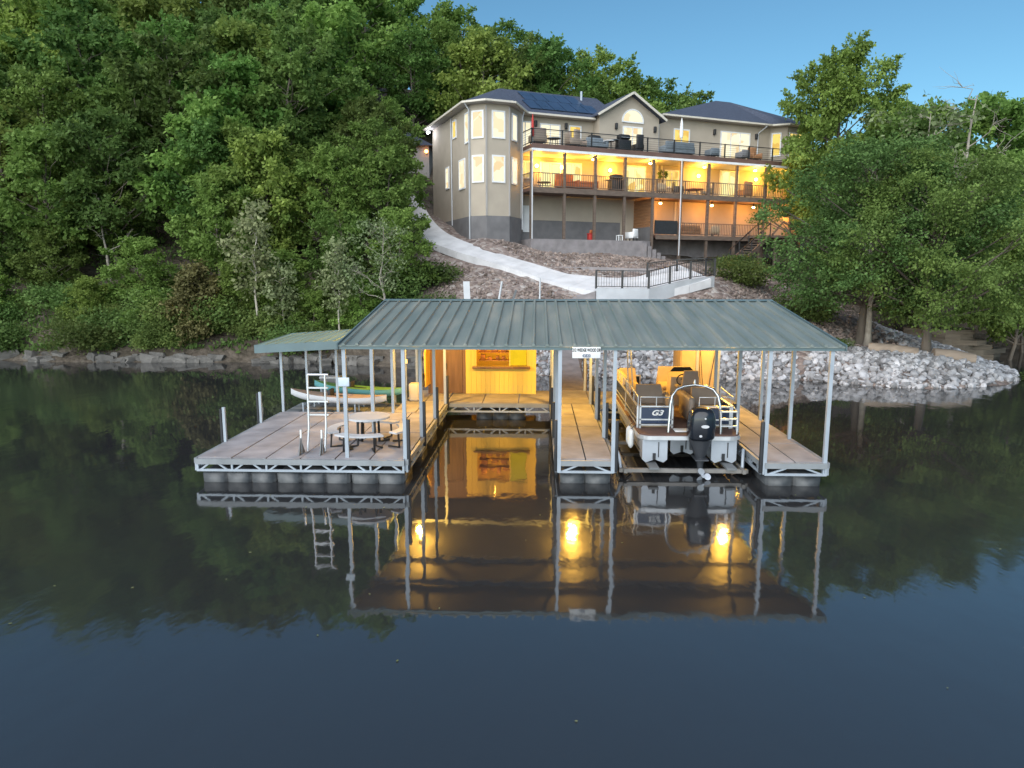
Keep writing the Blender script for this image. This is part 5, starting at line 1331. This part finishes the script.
PR = {
 'dark1': tree_proto(1,12,3.6,3.2,40,15000,.30,'leaf_dark'), 'dark2': tree_proto(2,13,3.4,4,36,14000,.32,'leaf_dark',shape='vase'),
 'mid1': tree_proto(3,11,3.4,2.6,40,15000,.30,'leaf_mid'), 'mid2': tree_proto(4,12,3.2,3,36,14000,.30,'leaf_mid',shape='vase'), 'mid3': tree_proto(14,13,3.8,3.5,42,15000,.30,'leaf_mid'),
 'light1': tree_proto(5,9.5,3.0,2.2,34,13000,.28,'leaf_light'), 'light2': tree_proto(6,11,3.2,2.5,36,14000,.30,'leaf_light',shape='vase'),
 'sap1': tree_proto(7,6.8,1.0,2.8,16,1500,.22,'leaf_pale','barkpale',.085,(.3,.55)), 'sap2': tree_proto(8,5.2,.9,2.0,12,1100,.22,'leaf_pale','barkpale',.07,(.3,.5)),
 'cedar': tree_proto(9,4.4,1.8,.3,16,9000,.20,'leaf_olive','bark',.12,(.6,.9),'cone'),
 'sparse': tree_proto(10,9,2.0,3.5,14,1800,.2,'leaf_pale','bone',.13,(.6,1.0),twigs=5),
 'dead': tree_proto(12,8.5,2.2,3.2,10,0,.2,'leaf_pale','bone',.16,twigs=6),
}
LAB = {'dark1':'dark green broad oak in the packed wood on the hillside','dark2':'tall dark green vase shaped tree in the hillside wood','mid1':'mid green bushy tree in the wood on the hillside','mid2':'mid green vase shaped tree in the wood on the hillside','mid3':'tall mid green round tree in the wood on the hillside',
 'light1':'low yellow green tree in the wood on the hillside','light2':'yellow green spreading tree in the wood on the hillside','sap1':'','sap2':'','cedar':'','sparse':'','dead':''}
NM = {'dark1':'oak_tree','dark2':'broadleaf_tree','mid1':'broadleaf_tree','mid2':'broadleaf_tree','mid3':'broadleaf_tree','light1':'maple_tree','light2':'maple_tree','sap1':'sapling','sap2':'sapling','cedar':'cedar_tree','sparse':'sparse_tree','dead':'dead_tree'}
def plant(kind, x, y, h, label=None, group=None, rz=None, zoff=0, sx=1., tilt=0, name=None):
    tm, cm, H = PR[kind]
    t = thing(name or NM[kind], label or LAB[kind], 'tree', (x,y,ht(x,y)+zoff), group)
    s = h/H; t.scale = (s*sx,s*sx,s); t.rotation_euler = (tilt*.4,tilt,random.uniform(0,6.28) if rz is None else rz)
    a = bpy.data.objects.new('trunk', tm); COL.objects.link(a); a.parent = t
    if cm: b = bpy.data.objects.new('crown', cm); COL.objects.link(b); b.parent = t
    return t
G = 'trees of the hillside wood'
rt = random.Random(21)
kinds_b = ['dark1','mid1','dark2','mid3','mid2','light2','mid1','dark1','light1']
# rows of the wood from the bank upwards
rows = [(48.5,-42,-14.5,4.6,9.5,12),(53.5,-46,-15,4.6,11,14),(59,-50,-17,4.8,12,15),(65,-55,-18,5.2,12,15),(72,-60,-2,5.6,12.5,15.5),(80,-66,2,6.4,12,15),(90,-74,1,8.5,12,14)]
for y0, xa, xb, st_, h0, h1 in rows:
    x = xa
    while x < xb:
        xx = x+rt.uniform(-1.2,1.2); yy = y0+rt.uniform(-1.8,1.8)
        kk = rt.choice(kinds_b)
        hh = rt.uniform(h0,h1)*(.80 if (xx > -15 and yy > 66) else 1.)
        if not (xx > -17.5 and 60 < yy < 75 and xx < -9):
            plant(kk, xx, yy, hh, None, G)
        x += st_*rt.uniform(.8,1.2)
for x, y, h, kk in ((-47,46,10,'mid1'),(-52,50,12,'dark1'),(-57,47,11,'mid3'),(-55,56,13,'mid2'),(-61,53,12,'dark2'),(-58,63,14,'mid3'),(-64,60,13,'dark1'),(-66,69,14,'mid1'),(-70,76,14,'mid3'),(-62,73,14,'dark2'),(-75,68,13,'mid2'),(-70,52,12,'mid1'),(-66,45,10,'dark1'),(-77,58,13,'dark2'),(-50,43,8,'light1'),(-43,43.5,7,'mid1'),(-75,47,10,'mid3'),(-82,52,12,'mid1'),(-84,63,13,'mid3'),(-80,76,14,'dark1')):
    plant(kk, x, y, h, None, G)
# trees behind the house stepping down to the right
for x, y, h, kk in ((-8,76,11.5,'mid2'),(-3,74,11.3,'dark2'),(1.2,75,12.5,'dark1'),(5.0,72,9.5,'mid1'),(5.5,78,12.5,'mid3'),(8.5,74,12.3,'light2'),(12,76,12.4,'mid3'),(15.5,77,12.2,'dark2'),(19,80,10.6,'dark1'),(-12,70,11,'mid3'),(24,82,8,'dark2'),(29,82,9,'mid1'),(0,84,10,'mid3')):
    plant(kk, x, y, h, {'mid2':'mid green tree','dark2':'dark green tree','dark1':'dark oak','mid1':'mid green bushy tree','light2':'yellow green tree','mid3':'round mid green tree'}[kk]+' standing behind the roof of the house', 'trees behind the house')
# trees stepping in front of the house's left corner and beside the path
for x, y, h, kk, lab in ((-9.9,47.6,7.6,'mid1','mid green tree leaning over the concrete path, lowest by the slope'),(-11.6,50.5,8.5,'mid3','round green tree just left of the upper path'),(-13.6,47.0,8.0,'light1','yellow green tree left of the path above the saplings'),(-12.4,60.0,7.6,'mid3','round green tree standing between the outbuilding and the upper path'),(-13.0,54.5,9,'dark1','dark oak between the path and the parked van'),
    (-17.5,46.5,9.0,'light2','spreading yellow green tree above the kayak canopy'),(-12.2,43.6,6.0,'mid2','small green tree on the bank behind the main canopy'),(-8.5,43.3,5.6,'mid1','bushy green tree at the edge of the rubble slope'),(-20.5,45.0,7.5,'mid1','bushy green tree behind the tall pale sapling'),(-22.5,49,10.5,'light1','bright yellow green tree in the middle of the left wood')):
    plant(kk, x, y, h, lab)
for x, y, h, kk, lab in ((-16.4,40.6,7.6,'sap1','tallest pale leaved sapling with white trunk on the left bank'),(-14.7,40.4,4.6,'sap2','short pale sapling second from the left on the bank'),(-11.3,39.8,6.0,'sap1','pale leaved sapling above the ridge end of the main canopy'),(-8.9,39.8,7.0,'sparse','sparse grey branched tree just left of the main canopy')):
    plant(kk, x, y, h, lab, 'pale saplings on the bank')
for i, (x, y, h, kk) in enumerate(((-34.5,42.5,4.6,'light1'),(-31.5,44.8,5.2,'mid1'),(-27.3,42.0,3.6,'light1'),(-25,43.6,5.0,'mid1'),(-23.2,41.4,3.0,'light1'),(-18.3,42.3,4.4,'mid1'),(-15.4,42.6,4.8,'light1'),(-13.3,41.2,3.4,'mid1'),(-36.5,46,6.5,'dark1'),(-29.5,48.0,7.0,'mid3'),(-10.3,41.4,4.0,'light1'))):
    plant(kk, x, y, h, 'low bushy young tree branching from the ground on the left bank', 'low bushy trees on the left bank', zoff=-.9, sx=1.15)
for x, y, h, kk, lab in ((-20.3,41.3,4.2,'cedar','olive brown cedar bush low on the left bank'),(-28.4,46.0,6.0,'dead','bare pale trunk leaning under the left wood'),(-19.5,44.5,4.6,'dead','small bare dead tree above the cedar bush')):
    plant(kk, x, y, h, lab)
# right side: two big shore trees, wood behind
PR['shoreA'] = tree_proto(31,11.2,4.4,2.5,64,62000,.135,'leaf_willow','bark',.26,(.55,1.1),'round',.35,3,.25)
PR['shoreB'] = tree_proto(32,10.6,4.6,2.3,64,60000,.14,'leaf_dark','bark',.26,(.55,1.1),'round',.35,2,.25)
PR['tall'] = tree_proto(33,16,4.3,4.0,60,42000,.26,'leaf_mid','bark',.32,(.7,1.3),'round')
NM.update({'shoreA':'shore_tree','shoreB':'shore_tree','tall':'oak_tree'})
plant('shoreA',16.9,37.0,10.6,'big grey green tree with bare inner branches, left of the two shore trees',rz=.6,sx=1.12)
plant('shoreB',19.0,34.8,9.6,'big leafy shore tree with a short trunk among the white rocks',rz=2.0,sx=1.02)
plant('dead',16.95,36.55,9.4,'bare pale branching dead tree inside the left shore tree',rz=1.0)
plant('tall',23.2,58.0,17.6,'tallest oak right of the house against the sky',rz=1.2,sx=.84)
for x, y, h, kk, lab in ((24.5,45.0,8.5,'mid1','mid green tree over the white stones behind the shore trees'),(27.5,41.5,8.5,'mid3','round green tree overhanging the inlet at the right edge'),(27,54,13,'dark1','dark oak in the hollow right of the house'),(33,51,12,'mid3','round mid green tree above the inlet'),
   (21.5,51,8.0,'mid2','mid green tree just right of the wooden stair'),(30,60,14,'light2','yellow green tree on the right skyline'),(35.5,58,13.5,'mid1','bushy tree on the right skyline beside the dead snag'),(42,60,14,'dark2','dark vase shaped tree at the right edge of the skyline'),
   (37,49.5,9.5,'dark1','dark oak shading the inlet at the right edge'),(43,52,13.5,'sparse','thin grey leaved tree at the right edge of the picture'),(27.0,52.5,14.5,'sparse','thin grey tree beside the dead snag on the right skyline'),(30.5,52,16.5,'dead','bare dead snag rising above the right trees'),(47,56,12,'mid2','green tree beyond the right edge trees'),(31,45.8,7.5,'dark2','dark low tree over the inlet water'),(34,72,12,'dark2','dark tree far behind the right skyline'),(43,72,12,'mid3','round tree far behind the right skyline')):
    plant(kk, x, y, h, lab)
# shrubs on the bank
SH = []
for s in range(3):
    rg = np.random.default_rng(50+s); lob = [(rg.normal()*.5,rg.normal()*.5,.35+.35*rg.random(),.55,.55,.45) for _ in range(7)]
    V, F = leaves_np(lob, 3200, .11, rg, .0, spread=.12); SH.append(np_mesh('shrub', V, F, M['leaf_shrub']))
k = 0
for i in range(85):
    x = rt.uniform(-36,-6); y = 39.7+abs(rt.gauss(0,3.0))
    if x > -12 and y < 40: y = 40.2
    o = bpy.data.objects.new('shrub', SH[i % 3]); COL.objects.link(o); s = rt.choice((.45,.6,.8,1.1,1.6)); o.scale = (s,s,s*rt.uniform(.7,1.1)); o.location = (x,y,ht(x,y)-.05); o.rotation_euler = (0,0,rt.uniform(0,6.28))
    tag(o, 'leafy green shrub on the bare bank under the left wood', 'shrub', 'shrubs on the left bank')
for x, y, s, lab in ((12.9,44.5,1.6,'green shrub on the rubble below the wooden stair'),(14.6,51.5,1.4,'green shrub at the foot of the wooden stair'),(15.2,36.0,.5,'small green weed clump among the white rocks by the left shore tree'),(-5.6,40,.6,'weedy green clump in the rubble left of the white board'),(-2.7,39.6,.5,'weedy green clump beside the leaning white pipe'),(23.4,33.2,.8,'bright grassy clump at the tip of the rocky spit'),(15.5,40.5,1.5,'broad shrub under the left shore tree')):
    o = bpy.data.objects.new('shrub', SH[k % 3]); k += 1; COL.objects.link(o); o.scale = (s,s,s*.8); o.location = (x,y,ht(x,y)); tag(o, lab, 'shrub')
# ground cover under the wood
V_ = []; F_ = []; n_ = 0
rg = np.random.default_rng(77); N = 52000
gx = rg.uniform(-48,-6,N); gy = 39.6+rg.exponential(5.5,N); gy = np.minimum(gy, 70); keep = gravel_zone(gx, gy) < .4
gx, gy = gx[keep], gy[keep]; clump = np.sin(gx*1.7+np.cos(gy*1.3)*2)+np.sin(gy*2.1+gx*.6); sel = clump > rg.uniform(-1.5,1.5,len(gx)); gx, gy = gx[sel], gy[sel]
gz = hts(gx, gy); B_ = np.c_[gx,gy,gz]; gz = gz + rg.random(len(gx))**2*.55*(clump[sel]>.2); B_[:,2] = gz; ax = rg.normal(size=(len(gx),3))*.6+np.array([0,0,.5]); ax /= np.linalg.norm(ax,axis=1)[:,None]; sd_ = np.cross(ax, rg.normal(size=(len(gx),3))); sd_ /= np.linalg.norm(sd_,axis=1)[:,None]
Ls = rg.uniform(.12,.42,len(gx))[:,None]; V = np.stack([B_,B_+ax*Ls*.5+sd_*Ls*.25,B_+ax*Ls,B_+ax*Ls*.5-sd_*Ls*.25],1).reshape(-1,3)
o = bpy.data.objects.new('undergrowth', np_mesh('undergrowth', V, np.arange(len(V)).reshape(-1,4), M['leaf_shrub'])); COL.objects.link(o); tag(o,'low weeds and seedlings on the wooded bank',kind='stuff')

rg = np.random.default_rng(5); N = 46
B_ = np.c_[rg.uniform(-14,14,N), rg.uniform(7,15.5,N), np.full(N,.012)]; an = rg.uniform(0,6.28,N); ax = np.c_[np.cos(an),np.sin(an),np.zeros(N)]; sd_ = np.c_[-np.sin(an),np.cos(an),np.zeros(N)]; Ls = rg.uniform(.03,.07,N)[:,None]
V = np.stack([B_,B_+ax*Ls*.5+sd_*Ls*.3,B_+ax*Ls,B_+ax*Ls*.5-sd_*Ls*.3],1).reshape(-1,3)
o = bpy.data.objects.new('floating_leaves', np_mesh('floating_leaves', V, np.arange(len(V)).reshape(-1,4), M['leaf_pale'])); COL.objects.link(o); tag(o,'specks of fallen leaf drifting on the open water',kind='stuff')
# ------------------------------------------------------------------ sky, sun, camera
SUN_EL, SUN_AZ = 32., 205.      # azimuth clockwise from +Y
w = bpy.data.worlds.new('World'); scene.world = w; w.use_nodes = True
nt = w.node_tree; nt.nodes.clear()
out = nt.nodes.new('ShaderNodeOutputWorld'); bg = nt.nodes.new('ShaderNodeBackground'); sky = nt.nodes.new('ShaderNodeTexSky')
sky.sky_type = 'NISHITA'; sky.sun_disc = False; sky.sun_elevation = R(SUN_EL); sky.sun_rotation = R(SUN_AZ); sky.altitude = 200; sky.air_density = 1.0; sky.dust_density = .4; sky.ozone_density = 3.0
bg.inputs[1].default_value = .073
tint = nt.nodes.new('ShaderNodeMix'); tint.data_type = 'RGBA'; tint.blend_type = 'MULTIPLY'; tint.inputs['Factor'].default_value = 1
tint.inputs['B'].default_value = (.66,.95,.93,1)
nt.links.new(sky.outputs[0], tint.inputs['A']); nt.links.new(tint.outputs['Result'], bg.inputs[0]); nt.links.new(bg.outputs[0], out.inputs[0])
sl_ = bpy.data.lights.new('sun','SUN'); sl_.energy = 2.8; sl_.angle = R(95); sl_.color = (1,.95,.90)
so = bpy.data.objects.new('sun', sl_); COL.objects.link(so)
az = R(SUN_AZ); el = R(SUN_EL); d = Vector((math.sin(az)*math.cos(el), math.cos(az)*math.cos(el), math.sin(el)))
so.rotation_euler = d.to_track_quat('Z','Y').to_euler()
cam = bpy.data.cameras.new('camera'); cam.sensor_width = 36; cam.lens = 700/1024*36; cam.clip_end = 2000; cam.clip_start = .1
co_ = bpy.data.objects.new('camera', cam); COL.objects.link(co_); co_.location = (0,0,4.9); co_.rotation_euler = (R(90-8.85),0,R(2.1))
scene.camera = co_
vs_ = scene.view_settings; vs_.view_transform = 'Standard'; vs_.look = 'None'; vs_.gamma = 1; vs_.use_curve_mapping = False; vs_.exposure = 1.0
scene.cycles.max_bounces = 6; scene.cycles.diffuse_bounces = 3; scene.cycles.glossy_bounces = 3; scene.cycles.transmission_bounces = 2; scene.cycles.sample_clamp_indirect = 4
